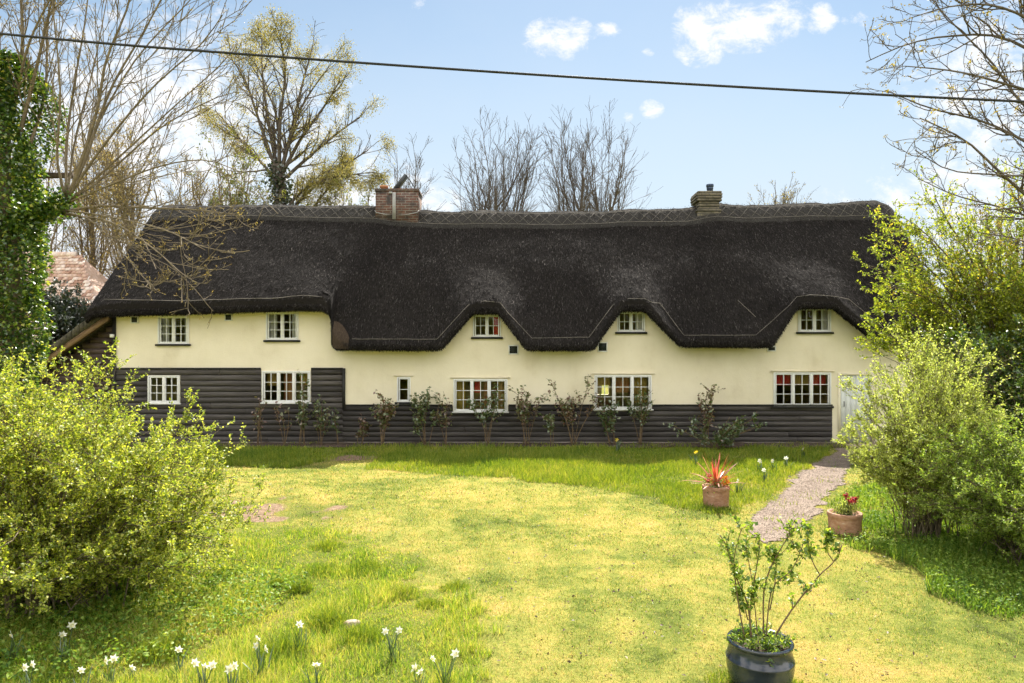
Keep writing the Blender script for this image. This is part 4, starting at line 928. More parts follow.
# ---- tall leafy tree right of the cottage: sparse and yellow at the top, dense and dark below
def leafy_tree():
    rng = np.random.default_rng(31); Y = 13.2; base = np.array([wx(1018, Y), Y, 0])
    t = thing('leafy_tree', 'tall yellow-green leafy tree overhanging the right end of the roof', 'tree', base)
    ns = 95; az = rng.uniform(0, 2 * pi, ns); tz = rng.uniform(.9, wz(222, Y), ns)
    rr = np.interp(tz, [.9, 2.2, 3.6, 4.6, 5.6], [1.9, 2.35, 2.6, 2.1, 1.4]) * rng.uniform(.6, 1.05, ns)
    tgt = base + np.stack([np.cos(az) * rr * 1.05, np.sin(az) * rr * .8, tz], 1)
    st = base + np.stack([rng.normal(0, .16, ns), rng.normal(0, .16, ns), np.full(ns, -.05)], 1)
    ctl = st + (tgt - st) * np.array([.25, .25, .7]); S = bez(st, ctl, tgt, 12); S[:, 1:-1] += rng.normal(0, .03, S[:, 1:-1].shape)
    # three long sprays reaching left over the thatch
    ex = []
    for pts in ([(1000, 420), (970, 330), (925, 287), (868, 265)], [(1005, 400), (970, 290), (930, 237), (903, 217)], [(1000, 430), (965, 360), (925, 322), (896, 306)], [(1000, 400), (975, 270), (950, 225), (935, 198)], [(1005, 420), (965, 330), (918, 294), (884, 286)], [(1000, 380), (1000, 260), (1005, 180)], [(1000, 400), (955, 300), (915, 257), (885, 240)]):
        dy = rng.uniform(-1.0, .4); ex.append(resample([P(p[0], p[1], Y + dy * k / len(pts)) for k, p in enumerate(pts)], 12))
    S = np.concatenate([S, np.array(ex)]); SR = np.linspace(1, .2, 12)[None] * rng.uniform(.018, .04, len(S))[:, None]
    T1, R1 = spawn(S, SR, 15, .3, 1.0, .65, rng, .26, .35, K=6, wob=.12, up=.08)
    T2, R2 = spawn(T1, R1, 4, .15, 1.0, .65, rng, .5, .3, K=5, wob=.13, up=.08)
    m = MB(); m.tubes(S, SR, 6); part('trunk', m, MAT['bark'], t, smooth=True)
    m = MB(); m.tubes(T1, np.maximum(R1, .004), 4); m.tubes(T2, np.maximum(R2, .0028), 3); part('twigs', m, MAT['bark'], t)
    g = MB(); p, d = along(np.concatenate([T2, T1[:, 1:]]), 22, rng, .05, 1.0)
    k = rng.uniform(0, 1, len(p)) < np.interp(p[:, 2], [0, 3.0, 4.2, 5.5], [1, 1, .6, .42]); p, d = p[k], d[k]
    tone = np.clip(rng.uniform(0, .9, len(p)) + .25 * (vnoise(p[:, 0] + p[:, 1], p[:, 2], 1.5, 71) > .72), 0, 1)
    g.leaves(p + rng.normal(0, .012, p.shape), .056, .034, rng, .5, dirs=d * .8, tone=tone); part('foliage', g, MAT['lf_right'], t)
leafy_tree()
bush('hedge_tree', 'dense dark green tree behind the low shrub at the right edge', 'tree', (wx(1035, 11.4), 11.4, 0), 1.5, 1.1, 3.0, .3, 80, 12, 4, 14, 'lf_ivy', .055, .035, 33, r0=.03, lr=.3, cz=.5, pw=.7)

# ---- ivy-clad pollard at the left edge with long bare shoots
def ivy_tree():
    rng = np.random.default_rng(41); Y = 12.0; base = np.array([wx(2, Y), Y, 0])
    t = thing('ivy_clad_tree', 'ivy-covered tree at the left edge with long bare shoots arching over the roof', 'tree', base)
    trunk = resample([(base[0], Y, -.1), P(4, 450, Y), P(8, 300, Y), P(0, 180, Y), P(5, 90, Y)], 14)
    m = MB(); m.tubes(trunk[None], np.linspace(.30, .12, 14)[None], 10)
    limbs = []
    def limb(pts, r, dy=0.0):
        n = len(pts); limbs.append((resample([P(p[0], p[1], Y + dy * k / (n - 1)) for k, p in enumerate(pts)], 14), r))
    limb([(5, 225), (30, 212), (50, 205), (67, 198)], .085)
    fan = [([(67, 199), (80, 165), (97, 110), (106, 60), (128, 5), (140, -50)], .045, -.4), ([(67, 199), (66, 150), (73, 90), (85, 20), (92, -50)], .035, .5), ([(66, 199), (57, 160), (60, 90), (52, 0), (50, -50)], .03, -1),
           ([(68, 198), (85, 160), (110, 90), (150, 20), (180, -40)], .04, .6), ([(68, 198), (100, 150), (150, 90), (200, 45), (222, 15)], .032, -1.2), ([(70, 200), (100, 180), (160, 128), (220, 96), (245, 92)], .028, 1.2),
           ([(67, 203), (110, 185), (160, 166), (205, 160), (240, 172)], .026, -1.5), ([(62, 212), (100, 206), (150, 208), (200, 210), (240, 216)], .034, -.8), ([(62, 214), (110, 222), (150, 246), (180, 272), (192, 280)], .024, -1.2), ([(64, 210), (110, 217), (165, 230), (205, 250)], .024, -2.0),
           ([(60, 212), (90, 220), (120, 250), (150, 285), (158, 290)], .02, -1.0), ([(68, 200), (90, 140), (135, 60), (190, 0), (215, -30)], .03, 1.5),
           ([(67, 200), (75, 140), (95, 60), (110, -20)], .028, 1.4), ([(70, 200), (110, 165), (170, 110), (225, 60), (238, 40)], .026, .3), ([(8, 110), (22, 50), (18, -40)], .06, .3), ([(18, 140), (38, 60), (58, -30)], .05, -.5), ([(4, 100), (-10, 30), (-20, -40)], .05, 0), ([(28, 150), (45, 90), (48, 20), (62, -40)], .04, .8), ([(12, 120), (30, 40), (72, -40)], .035, -.8)]
    for f in fan: limb(*f)
    for pth, r in limbs: m.tubes(pth[None], np.linspace(r, r * .28, 14)[None] * .78, 7)
    part('trunk', m, MAT['bark'], t, smooth=True)
    S = np.array([l[0] for l in limbs[1:]]); SR = np.array([np.linspace(l[1], l[1] * .25, 14) * .75 for l in limbs[1:]])
    T1, R1 = spawn(S, SR, 15, .12, 1.0, .6, rng, .40, .45, K=9, wob=.09, up=.075, rr=.5)
    T2, R2 = spawn(T1, R1, 5, .2, 1.0, .7, rng, .42, .4, K=6, wob=.12, up=.12, rr=.6)
    T3, R3 = spawn(T2, R2, 1, .3, .9, .6, rng, .5, .3, K=4, wob=.1, up=.06, rr=.7)
    m = MB(); m.tubes(T1, np.maximum(R1, .0055), 5); m.tubes(T2, np.maximum(R2, .004), 4); m.tubes(T3, np.maximum(R3, .0034), 3); part('twigs', m, MAT['bark'], t)
    g = MB(); p, d = along(np.concatenate([T3, T2[:, 2:]]), 2, rng, .5, 1.0); g.leaves(p, .035, .015, rng, .2, dirs=d * 2); part('buds', g, MAT['lf_tan'], t)
    n = 30000; z = rng.uniform(0, 1, n) ** .8; zt = wz(55, Y); z = z * zt
    rad = np.interp(z, [0, 2.5, 4, 5, 6, 7.2, zt], [.38, .42, .5, .74, .72, .5, .15]); a = rng.uniform(0, 2 * pi, n)
    lump = .2 + 1.4 * vnoise(np.cos(a) * 1.1 + z * .15, np.sin(a) * 1.1 + z * 1.25, 1.0, 81) + .35 * vnoise(a * 3, z * 4, 1, 82); rr = rad * lump * rng.uniform(.55, 1.05, n) ** .6
    cx = np.interp(z, trunk[:, 2], trunk[:, 0])
    pos = np.stack([cx + rr * np.cos(a), Y + rr * np.sin(a), z], 1)
    # ivy runs out along the pollard limb as well
    p2, d2 = along(limbs[0][0][None], 2600, rng, 0, .95); p2 = p2 + rng.normal(0, .11, p2.shape) - np.array([0, 0, .05])
    g = MB(); g.leaves(np.concatenate([pos, p2]), .075, .06, rng, .6); part('ivy', g, MAT['lf_ivy'], t)
ivy_tree()
# timber post with a crossarm, lost in the ivy
pm_ = thing('wooden_post', 'dark timber post with short crossarm half swallowed by the ivy', 'post', (wx(20, 12.9), 12.9, 0))
mb = MB(); q = P(20, 172, 12.9); mb.tubes(np.array([(q[0], 12.9, -.1), (q[0], 12.9, 3), (q[0], 12.9, q[2] + .12)]), np.array([.09, .085, .08]), 10); part('pole', mb, MAT['pole'], pm_, smooth=True)
mb = MB(); mb.box(q[0] - .12, wx(76, 12.9), 12.78, 12.9 - .085, wz(179.5, 12.9), wz(174, 12.9)); part('crossarm', mb, MAT['pole'], pm_)

# ---- bare tree with yellow buds leaning in from the right
def right_tree():
    rng = np.random.default_rng(51); Y = 9.0; base = np.array([wx(1150, Y), Y, 0])
    t = thing('budding_tree', 'bare branched tree with yellow buds leaning in at top right', 'tree', base)
    trunk = resample([(base[0], Y, -.1), P(1145, 400, Y), P(1120, 250, Y), P(1095, 120, Y), P(1080, -20, Y), P(1060, -120, Y)], 14)
    m = MB(); m.tubes(trunk[None], np.linspace(.2, .06, 14)[None], 10); limbs = []
    for pts, r, dy in [([(1125, 270), (1050, 215), (1000, 172), (965, 140), (920, 118)], .042, -.5), ([(1110, 200), (1040, 150), (985, 122), (930, 108), (886, 90)], .036, .4), ([(1095, 110), (1020, 88), (960, 72), (905, 66)], .034, -.6), ([(1090, 90), (1010, 40), (950, 36), (905, 45), (866, 62)], .034, .3),
                       ([(1085, 50), (1010, 10), (960, 5), (910, 18)], .03, -.8), ([(1085, 20), (1020, -30), (960, -40), (900, -20)], .03, .5), ([(1120, 260), (1060, 230), (1010, 210), (955, 195), (918, 178)], .03, .7), ([(1110, 210), (1050, 180), (1000, 175), (950, 170), (915, 150)], .026, -.9),
                       ([(1100, 140), (1030, 110), (990, 60), (950, 20), (925, -10)], .03, .8), ([(1128, 290), (1070, 265), (1020, 240), (975, 232)], .026, -.3), ([(1100, 120), (1050, 60), (1020, 0), (1000, -50)], .03, 0)]:
        n = len(pts); limbs.append((resample([P(p[0], p[1], Y + dy * k / (n - 1)) for k, p in enumerate(pts)], 14), r))
    for pth, r in limbs: r *= .75; m.tubes(pth[None], np.linspace(r, r * .22, 14)[None], 7)
    part('trunk', m, MAT['barkdark'], t, smooth=True)
    S = np.array([l[0] for l in limbs]); SR = np.array([np.linspace(l[1], l[1] * .22, 14) for l in limbs])
    T1, R1 = spawn(S, SR, 17, .15, 1.0, .7, rng, .28, .4, K=9, wob=.17, up=.05, rr=.55)
    T2, R2 = spawn(T1, R1, 6, .15, 1.0, .8, rng, .45, .4, K=6, wob=.16, up=.10, rr=.65)
    m = MB(); m.tubes(T1, np.maximum(R1, .0042), 5); m.tubes(T2, np.maximum(R2, .003), 4); part('twigs', m, MAT['barkdark'], t)
    g = MB(); tips = T2[:, -1]; p = np.repeat(tips, 3, 0) + rng.normal(0, .008, (len(tips) * 3, 3)); g.leaves(p, .032, .014, rng, .2, tone=np.repeat(rng.uniform(0, .6, len(tips)), 3))
    s = rng.choice(len(tips), int(len(tips) * .07), replace=False); p = np.repeat(tips[s], 9, 0) + rng.normal(0, .022, (len(s) * 9, 3)); g.leaves(p, .045, .022, rng, .3, tone=rng.uniform(.7, 1, len(p)))
    part('buds', g, MAT['lf_bud'], t)
right_tree()

# ---- trees behind the cottage
def tall_tree():
    rng = np.random.default_rng(61); Y = 34.0; base = np.array([wx(281, Y), Y, 0])
    t = thing('tall_tree', 'tall forked tree with olive leaf tufts and ivied trunk behind the roof', 'tree', base)
    trunk = resample([(base[0], Y, -.1), P(281, 250, Y), P(280, 185, Y), P(276, 165, Y)], 12)
    m = MB(); m.tubes(trunk[None], np.linspace(.42, .26, 12)[None], 10); limbs = []
    for pts, r, dy in [([(279, 180), (262, 130), (245, 80), (232, 60)], .14, -1), ([(279, 178), (268, 120), (262, 70), (262, 38)], .15, 1), ([(279, 175), (280, 120), (285, 75), (280, 35)], .15, -1.5), ([(280, 175), (293, 125), (302, 85), (312, 50)], .15, 1.5), ([(280, 178), (300, 140), (325, 105), (340, 80)], .14, -1),
                       ([(281, 182), (305, 160), (335, 135), (362, 115)], .13, 1), ([(279, 182), (250, 150), (228, 125), (215, 110)], .12, 1.5), ([(280, 170), (275, 110), (245, 55)], .11, 2), ([(281, 172), (300, 110), (330, 65)], .11, -2),
                       ([(281, 225), (305, 195), (335, 172), (368, 150)], .13, .5), ([(281, 215), (310, 185), (350, 175), (375, 172)], .10, -1), ([(280, 230), (310, 210), (330, 185), (345, 160)], .1, 1)]:
        n = len(pts); limbs.append((resample([P(p[0], p[1], Y + dy * k / (n - 1)) for k, p in enumerate(pts)], 12), r))
    for pth, r in limbs: m.tubes(pth[None], np.linspace(r * .75, r * .2, 12)[None], 6)
    part('trunk', m, MAT['barkdark'], t, smooth=True)
    S = np.array([l[0] for l in limbs]); SR = np.array([np.linspace(l[1], l[1] * .25, 12) for l in limbs])
    T1, R1 = spawn(S, SR, 20, .15, 1.0, .55, rng, .36, .45, K=8, wob=.12, up=.04, rr=.5)
    T2, R2 = spawn(T1, R1, 6, .25, 1.0, .6, rng, .45, .3, K=6, wob=.15, up=-.12, rr=.6)
    m = MB(); m.tubes(T1, np.maximum(R1, .014), 4); m.tubes(T2, np.maximum(R2, .008), 3); part('twigs', m, MAT['barkdark'], t)
    g = MB(); p, d = along(np.concatenate([T2, T1[:, 2:]]), 26, rng, .3, 1.0)
    out = np.linalg.norm((p - np.array(P(288, 105, Y))) / np.array([3.7, 3.6, 4.2]), axis=1)
    k = (rng.uniform(0, 1, len(p)) < np.clip((out - .45) * 1.9, .08, 1)) & (vnoise(p[:, 0] * 1.0, p[:, 2], .9, 91) > .22) & (rng.uniform(0, 1, len(p)) < .85)
    p = p[k]; p = np.repeat(p, 2, 0) + rng.normal(0, .16, (len(p) * 2, 3)) - np.array([0, 0, .1]); g.leaves(p, .10, .04, rng, -.1, dirs=np.array([[0, 0, -1.0]])); part('foliage', g, MAT['lf_willow'], t)
    p, d = along(trunk[None], 3500, rng, .1, 1.0); p = p + rng.normal(0, .3, p.shape) * np.array([1, 1, .3]); g = MB(); g.leaves(p, .2, .15, rng, .4); part('ivy', g, MAT['lf_ever'], t)
tall_tree()

def bare_tree(label, px, Y, top, seed, spread, n1=9, fork=.45, group=None, mat='barkdark', leaf=None, nleaf=1, n2=9, n3=6, ll=.09, tall=1.0, rb=.2):
    rng = np.random.default_rng(seed); H = wz(top, Y); base = np.array([wx(px, Y), Y, 0])
    t = thing('bare_tree' if not leaf else 'budding_tree', label, 'tree', base, group)
    m = MB(); tr_ = grow([base - (0, 0, .1)], [[rng.normal(0, .03), 0, 1]], H * .8, 12, .03, .05, rng); rad = np.linspace(rb, rb * .25, 12)[None]; m.tubes(tr_, rad, 9)
    st, _ = along(tr_, n1, rng, fork * .8, .95); a = rng.uniform(0, 2 * pi, n1)
    hz = (H - st[:, 2]) * rng.uniform(.65, 1.0, n1)
    tgt = st + np.stack([np.cos(a) * spread * rng.uniform(.3, 1.0, n1), np.sin(a) * spread * rng.uniform(.3, 1.0, n1), hz], 1)
    ctl = st + (tgt - st) * np.array([.6, .6, .35]); S = bez(st, ctl, tgt, 10); S[:, 1:] += rng.normal(0, .04, S[:, 1:].shape); SR = np.linspace(rb * .30, rb * .05, 10)[None].repeat(n1, 0); m.tubes(S, SR, 6)
    part('trunk', m, MAT[mat], t, smooth=True)
    S2 = np.concatenate([S, resample(tr_[0][5:], 10)[None]]); R2_ = np.concatenate([SR, np.linspace(rb * .5, rb * .1, 10)[None]])
    T1, R1 = spawn(S2, R2_, int(n2 * 1.4), .1, 1.0, .55, rng, .42, .5, K=7, wob=.11, up=.05, rr=.45)
    T2, R2 = spawn(T1, R1, n3, .15, 1.0, .55, rng, .48, .4, K=5, wob=.11, up=.05, rr=.6)
    m = MB(); m.tubes(T1, np.maximum(R1, .0085), 4); m.tubes(T2, np.maximum(R2, .0065), 3); part('crown', m, MAT[mat], t)
    if leaf:
        g = MB(); p, d = along(np.concatenate([T2, T1[:, 2:]]), nleaf, rng, .3, 1.0); g.leaves(p + rng.normal(0, .05, p.shape), ll, ll * .5, rng, .2); part('foliage', g, MAT[leaf], t)
GB = 'bare trees behind the roof'
bare_tree('left of the two tallest bare trees above the middle of the ridge', 511, 36, 124, 101, 2.3, 14, .5, GB, n2=11, n3=8)
bare_tree('right of the two tallest bare trees above the middle of the ridge', 562, 36, 121, 102, 1.7, 12, .5, GB, n2=11, n3=8)
bare_tree('low bare tree at the left flank of the pair above the ridge', 484, 38, 158, 103, 1.7, 9, .5, GB)
bare_tree('lower rounded bare tree on the right flank of the pair above the ridge', 598, 37, 138, 104, 1.9, 12, .5, GB, n2=10, n3=7)
bare_tree('small bare tree showing right behind the red brick chimney', 404, 32, 152, 105, 1.4, 9, .5, GB)
bare_tree('tiny bare treetop just above the ridge nearest the small chimney', 768, 42, 186, 106, 1.3, 8, .6, GB, leaf='lf_bud', ll=.12)
bare_tree('tiny bare treetop above the ridge, farthest right', 803, 42, 185, 107, 1.5, 8, .6, GB, leaf='lf_bud', ll=.12)
GT = 'tan twiggy trees left of the roof'
bare_tree('thin tan twiggy tree behind the barn roof', 92, 31, 120, 111, 2.0, 12, .3, GT, 'bark', 'lf_tan', 3, n2=11, n3=6)
bare_tree('broad tan twiggy tree right beside the left gable', 138, 29, 125, 112, 2.3, 14, .3, GT, 'bark', 'lf_tan', 3, n2=11, n3=6)
bare_tree('tan twiggy tree between left gable and the tall olive tree', 190, 32, 150, 113, 2.2, 12, .3, GT, 'bark', 'lf_tan', 3)
bare_tree('tan twiggy tree at the left edge behind the ivy', 40, 29, 130, 114, 2.0, 12, .3, GT, 'bark', 'lf_tan', 3)
bare_tree('pale spring-green sapling left of the tall tree trunk', 246, 31, 148, 115, 1.6, 10, .4, None, 'bark', 'lf_spring', 5, ll=.12)
bare_tree('sparse spring-green tree low behind the ridge right of the tall trunk', 345, 33, 178, 116, 2.0, 10, .4, None, 'bark', 'lf_spring', 4, ll=.11)

# distant tree belt far behind and an unseen hedge added to darken the pane reflections
def belt(name, x0, x1, y, h, n, L, seed, mat, depth=3):
    rng = np.random.default_rng(seed); x = rng.uniform(x0, x1, n); hh = h * (.55 + .6 * vnoise(x, x * 0, .22, seed) + .15 * vnoise(x, x * 0, 1.1, seed + 1)); z = hh * rng.uniform(0, 1, n) ** .7
    g = MB(); g.leaves(np.stack([x, y + rng.uniform(-depth, depth, n) * (1 - z / (h * 1.4)), z], 1), L, L * .7, rng, .4); single(name, g, MAT[mat], kind='stuff')
belt('distant_trees', -130, 130, 85, 4.2, 26000, .9, 201, 'lf_right')
belt('reflection_hedge', -34, 34, -13, 5.2, 26000, .45, 202, 'lf_right', 2)

# ---- roses along the wall
def rose(label, px, h, seed, n=4, spread=.3, dark=.5, lv=26, Y=None, tilt=None, low=0.0, group='rose bushes in the bed along the wall'):
    rng = np.random.default_rng(seed); Y = Y or rng.uniform(18.15, 18.4); base = np.array([wx(px, Y), Y, .03])
    t = thing('rose_bush', label, 'rose bush', base, group)
    a = rng.uniform(0, 2 * pi, n); s = spread * 1.35 * rng.uniform(.3, 1.2, n)
    tgt = base + np.stack([np.cos(a) * s + (tilt or 0), np.sin(a) * s * .5 - .05, h * rng.uniform(.5, 1.02, n)], 1)
    st = base + rng.normal(0, .04, (n, 3)) * (1, 1, 0) - (0, 0, .04); ctl = st + (tgt - st) * np.array([.3, .3, .55]) + rng.normal(0, .06, (n, 3))
    S = bez(st, ctl, tgt, 10); SR = np.linspace(.013, .006, 10)[None] * rng.uniform(.7, 1.2, n)[:, None]
    T1, R1 = spawn(S, SR, 7, .4 - .3 * low, 1.0, .75, rng, .34, .3, K=6, wob=.12, up=.1, rr=.7)
    m = MB(); m.tubes(S, SR, 6); m.tubes(T1, np.maximum(R1, .0035), 4); part('stem', m, MAT['stem'], t)
    p, d = along(T1, max(2, int(lv * .36)), rng, .2, 1.0); p2, d2 = along(S, int(lv * .4), rng, .6 - .45 * low, 1.0); p = np.concatenate([p, p2]); p = p + rng.normal(0, .025, p.shape)
    g = MB(); g.leaves(p, .095, .065, rng, .6, tone=np.clip(rng.normal(dark, .25, len(p)), 0, 1)); part('foliage', g, MAT['lf_rose'], t)
rose('bare thin rose against the boards just left of the three-light window', 258, 1.25, 301, 4, .25, .9, 8)
rose('short leafless-looking rose below the left end of the three-light window', 284, 1.0, 302, 3, .2, .95, 7)
rose('leafy rose covering the right pane of the window in the boards', 303, 1.75, 303, 4, .16, .45, 22)
rose('rose with pale green sprigs on the boards right of that window', 320, 1.75, 304, 4, .22, .4, 14)
rose('low sprig of rose at the foot of the boards below the boarding step', 338, .9, 305, 2, .2, .3, 12)
rose('bushy reddish rose left of the narrow window', 380, 1.75, 306, 6, .35, .8, 26)
rose('round-topped green rose right of the narrow window', 425, 1.4, 307, 6, .36, .4, 26)
rose('slight dark rose just before the second three-light window', 446, 1.3, 308, 3, .15, .75, 12)
rose('green rose in front of the middle of the second three-light window', 486, 1.55, 309, 5, .38, .35, 26)
rose('tall dark rose on bare legs right of the second three-light window', 527, 1.75, 310, 5, .4, .75, 24)
rose('small green rose between the two tall dark ones', 552, 1.4, 311, 3, .2, .5, 16)
rose('tall wide dark rose left of the third three-light window', 574, 1.8, 312, 6, .42, .85, 24)
rose('green rose before the left half of the third three-light window', 613, 1.3, 313, 4, .3, .35, 26)
rose('tall loose green rose before the right half of the third window', 641, 1.45, 314, 5, .35, .35, 22)
rose('slim rose with a reddish top on the plain wall right of the windows', 706, 1.6, 315, 4, .18, .85, 24)
rose('low wide green shrub rose under the slim reddish one', 716, .85, 316, 8, .75, .3, 34, Y=17.8, low=1.0)
rose('small dark rose at the foot of the boards near the boarding step', 360, .75, 317, 4, .2, .95, 14)

# ---- pots
def pot(label, px, Y, r, h, seed):
    X = wx(px, Y); z = float(ghei(np.array([X]), np.array([Y]))[0])
    t = thing('terracotta_pot', label, 'plant pot', (X, Y, z), 'terracotta pots by the path')
    m = MB(); m.lathe([(0.02, .0), (r * .90, 0), (r * .91, .02), (r * .95, h * .72), (r * .955, h * .76), (r * .99, h * .79), (r, h * .97), (r * .98, h), (r * .88, h), (r * .86, h * .86), (r * .5, h * .84)], (X, Y, z), 40, wob=.012); part('body', m, MAT['terracotta'], t, smooth=True)
    m = MB(); m.lathe([(0.001, h * .86), (r * .5, h * .87), (r * .88, h * .84)], (X, Y, z), 24); part('soil', m, MAT['soil'], t)
    return X, Y, z + h * .86
X, Y, Z = pot('terracotta pot at the lawn edge holding a red spiky plant', 716, 11.4, .225, .33, 1)
rng = np.random.default_rng(401)
t = thing('cordyline', 'spiky red and cream cordyline growing in the farther terracotta pot', 'cordyline', (X, Y, Z))
m = MB()
for k in range(46):
    a = rng.uniform(0, 2 * pi); e = rng.uniform(.1, 1.25); L = rng.uniform(.42, .72); d = np.array([cos(a) * sin(e), sin(a) * sin(e), cos(e)]); K = 7; u_ = np.linspace(0, 1, K)[:, None]
    pth = np.array([X, Y, Z]) + d * L * u_ + np.array([0, 0, -1]) * (u_ ** 2) * L * .35 * sin(e); pth[:, 2] += .03
    b_ = np.array([-sin(a), cos(a), 0]); w_ = (.016 * np.sin(np.clip(u_ * 2.6 + .35, 0, pi)))
    V_ = np.concatenate([pth + b_ * w_, pth - b_ * w_]); i = np.arange(K - 1); m.add(V_, np.stack([i, i + 1, i + 1 + K, i + K], 1), tone=rng.uniform(.1, 1))
part('strap_leaves', m, MAT['cordy'], t)
m = MB(); p = np.array([X, Y, Z]) + rng.normal(0, 1, (420, 3)) * (.10, .10, .05) + (0, 0, .06); m.leaves(p, .035, .02, rng, .6); part('foliage', m, MAT['lf_potrose'], t)
for c, nn, mt in (((.10, -.10, .09), 34, 'orangepetal'), ((.17, -.05, .11), 34, 'orangepetal'), ((.15, -.02, .17), 30, 'orangepetal'), ((-.15, -.06, .14), 34, 'redpetal'), ((-.13, -.03, .21), 30, 'redpetal')):
    m = MB(); m.leaves(np.array([X, Y, Z]) + c + rng.normal(0, 1, (nn, 3)) * (.022, .022, .018), .035, .03, rng, .3); part('flower_head', m, MAT[mt], t)

X, Y, Z = pot('terracotta pot at the path side holding red flowers, nearest the shrub', 845, 9.65, .23, .30, 2)
t = thing('flowering_plant', 'low red-flowered plant with grey-green foliage in the nearer terracotta pot', 'flowers', (X, Y, Z))
m = MB(); st = np.array([X, Y, Z]) + rng.normal(0, .06, (46, 3)) * (1, 1, 0); S = grow(st, rng.normal(0, .38, (46, 3)) * (1, 1, 0) + (0, 0, 1), rng.uniform(.12, .26, 46), 5, .12, .1, rng); m.tubes(S, np.full(S.shape[:2], .004), 4); part('stem', m, MAT['dleaf'], t)
p, d = along(S, 22, rng, .2, 1); m = MB(); m.leaves(p + rng.normal(0, .012, p.shape), .04, .013, rng, .3); part('foliage', m, MAT['lf_round'], t)
for c in ((.05, -.05, .2), (.12, -.02, .24), (.02, .02, .27), (.15, .04, .19)):
    m = MB(); m.leaves(np.array([X, Y, Z]) + c + rng.normal(0, .015, (48, 3)), .035, .028, rng, .4); part('flower_head', m, MAT['redpetal'], t)

# glazed barrel pot in front
Y = 5.28; X = wx(760, Y); r, h = .243, .365
t = thing('glazed_pot', 'big dark blue glazed barrel pot in the right foreground', 'plant pot', (X, Y, 0))
m = MB(); prof = [(.02, 0), (r * .80, 0), (r * .86, .03), (r * .97, h * .25), (r * 1.03, h * .45), (r * 1.03, h * .58), (r * 1.045, h * .595), (r * 1.045, h * .625), (r * 1.02, h * .64), (r * .97, h * .78), (r * .93, h * .87), (r * .935, h * .90), (r * 1.0, h * .93), (r * 1.02, h * .96), (r * 1.0, h * .99), (r * .96, h), (r * .90, h * .98), (r * .88, h * .90), (r * .88, h * .82)]
m.lathe(prof, (X, Y, 0), 64); part('body', m, MAT['glaze'], t, smooth=True)
m = MB(); m.lathe([(.001, h * .90), (r * .5, h * .89), (r * .89, h * .85)], (X, Y, 0), 32); part('soil', m, MAT['soil'], t, smooth=True)
rng = np.random.default_rng(402); Z = h * .9
t = thing('potted_rose', 'leafy rose with a long bare stem leaning right in the glazed pot', 'rose', (X, Y, Z))
stems = [([(768, 650), (782, 625), (797, 603), (820, 575), (836, 560), (842, 545)], .008, -.1), ([(752, 648), (748, 605), (738, 582), (726, 545), (720, 535)], .008, .05), ([(752, 640), (750, 610), (757, 565), (760, 545), (756, 532)], .007, .2), ([(764, 640), (765, 585), (783, 545), (797, 528), (806, 525)], .007, .1), ([(745, 640), (738, 600), (734, 560), (742, 528)], .006, -.15),
         ([(766, 640), (772, 590), (792, 570), (803, 545)], .006, -.15), ([(758, 640), (752, 580), (745, 545)], .005, .15), ([(820, 575), (812, 560), (808, 540), (810, 530)], .005, -.1), ([(834, 562), (826, 548), (830, 534)], .005, .0), ([(748, 620), (742, 600), (735, 590)], .005, 0), ([(770, 610), (776, 575), (775, 545)], .005, .1)]
S = np.array([resample([P(p[0], p[1], Y + dy * k / len(pts)) for k, p in enumerate(pts)], 12) for pts, _, dy in stems]); SR = np.array([np.linspace(q_, q_ * .5, 12) for _, q_, _ in stems])
T1, R1 = spawn(S, SR, 6, .35, 1.0, .7, rng, .2, .3, K=5, wob=.12, up=.1, rr=.7)
m = MB(); m.tubes(S, SR, 7); m.tubes(T1, np.maximum(R1, .0022), 5); part('stem', m, MAT['stem'], t, smooth=True)
m = MB(); p, d = along(T1, 16, rng, .2, 1); p2, d2 = along(S[1:], 26, rng, .4, 1); p3, d3 = along(S[:1], 8, rng, .78, 1); p = np.concatenate([p, p2, p3]); m.leaves(p + rng.normal(0, .014, p.shape), .04, .028, rng, .5); part('foliage', m, MAT['lf_potrose'], t)
t = thing('pot_herb', 'low leafy herb spilling over the rim of the glazed pot', 'herb', (X, Y, Z))
m = MB(); a = rng.uniform(0, 2 * pi, 60); S = grow(np.stack([X + np.cos(a) * .12 * rng.uniform(0, 1.4, 60), Y + np.sin(a) * .12 * rng.uniform(0, 1.4, 60), np.full(60, Z - .01)], 1), np.stack([np.cos(a) * .7, np.sin(a) * .7, np.full(60, .8)], 1), rng.uniform(.08, .2, 60), 5, .2, -.05, rng); m.tubes(S, np.full(S.shape[:2], .002), 4); part('stem', m, MAT['dleaf'], t)
m = MB(); p, d = along(S, 14, rng, .2, 1); m.leaves(p + rng.normal(0, .012, p.shape), .036, .018, rng, .4); part('foliage', m, MAT['lf_potrose'], t)

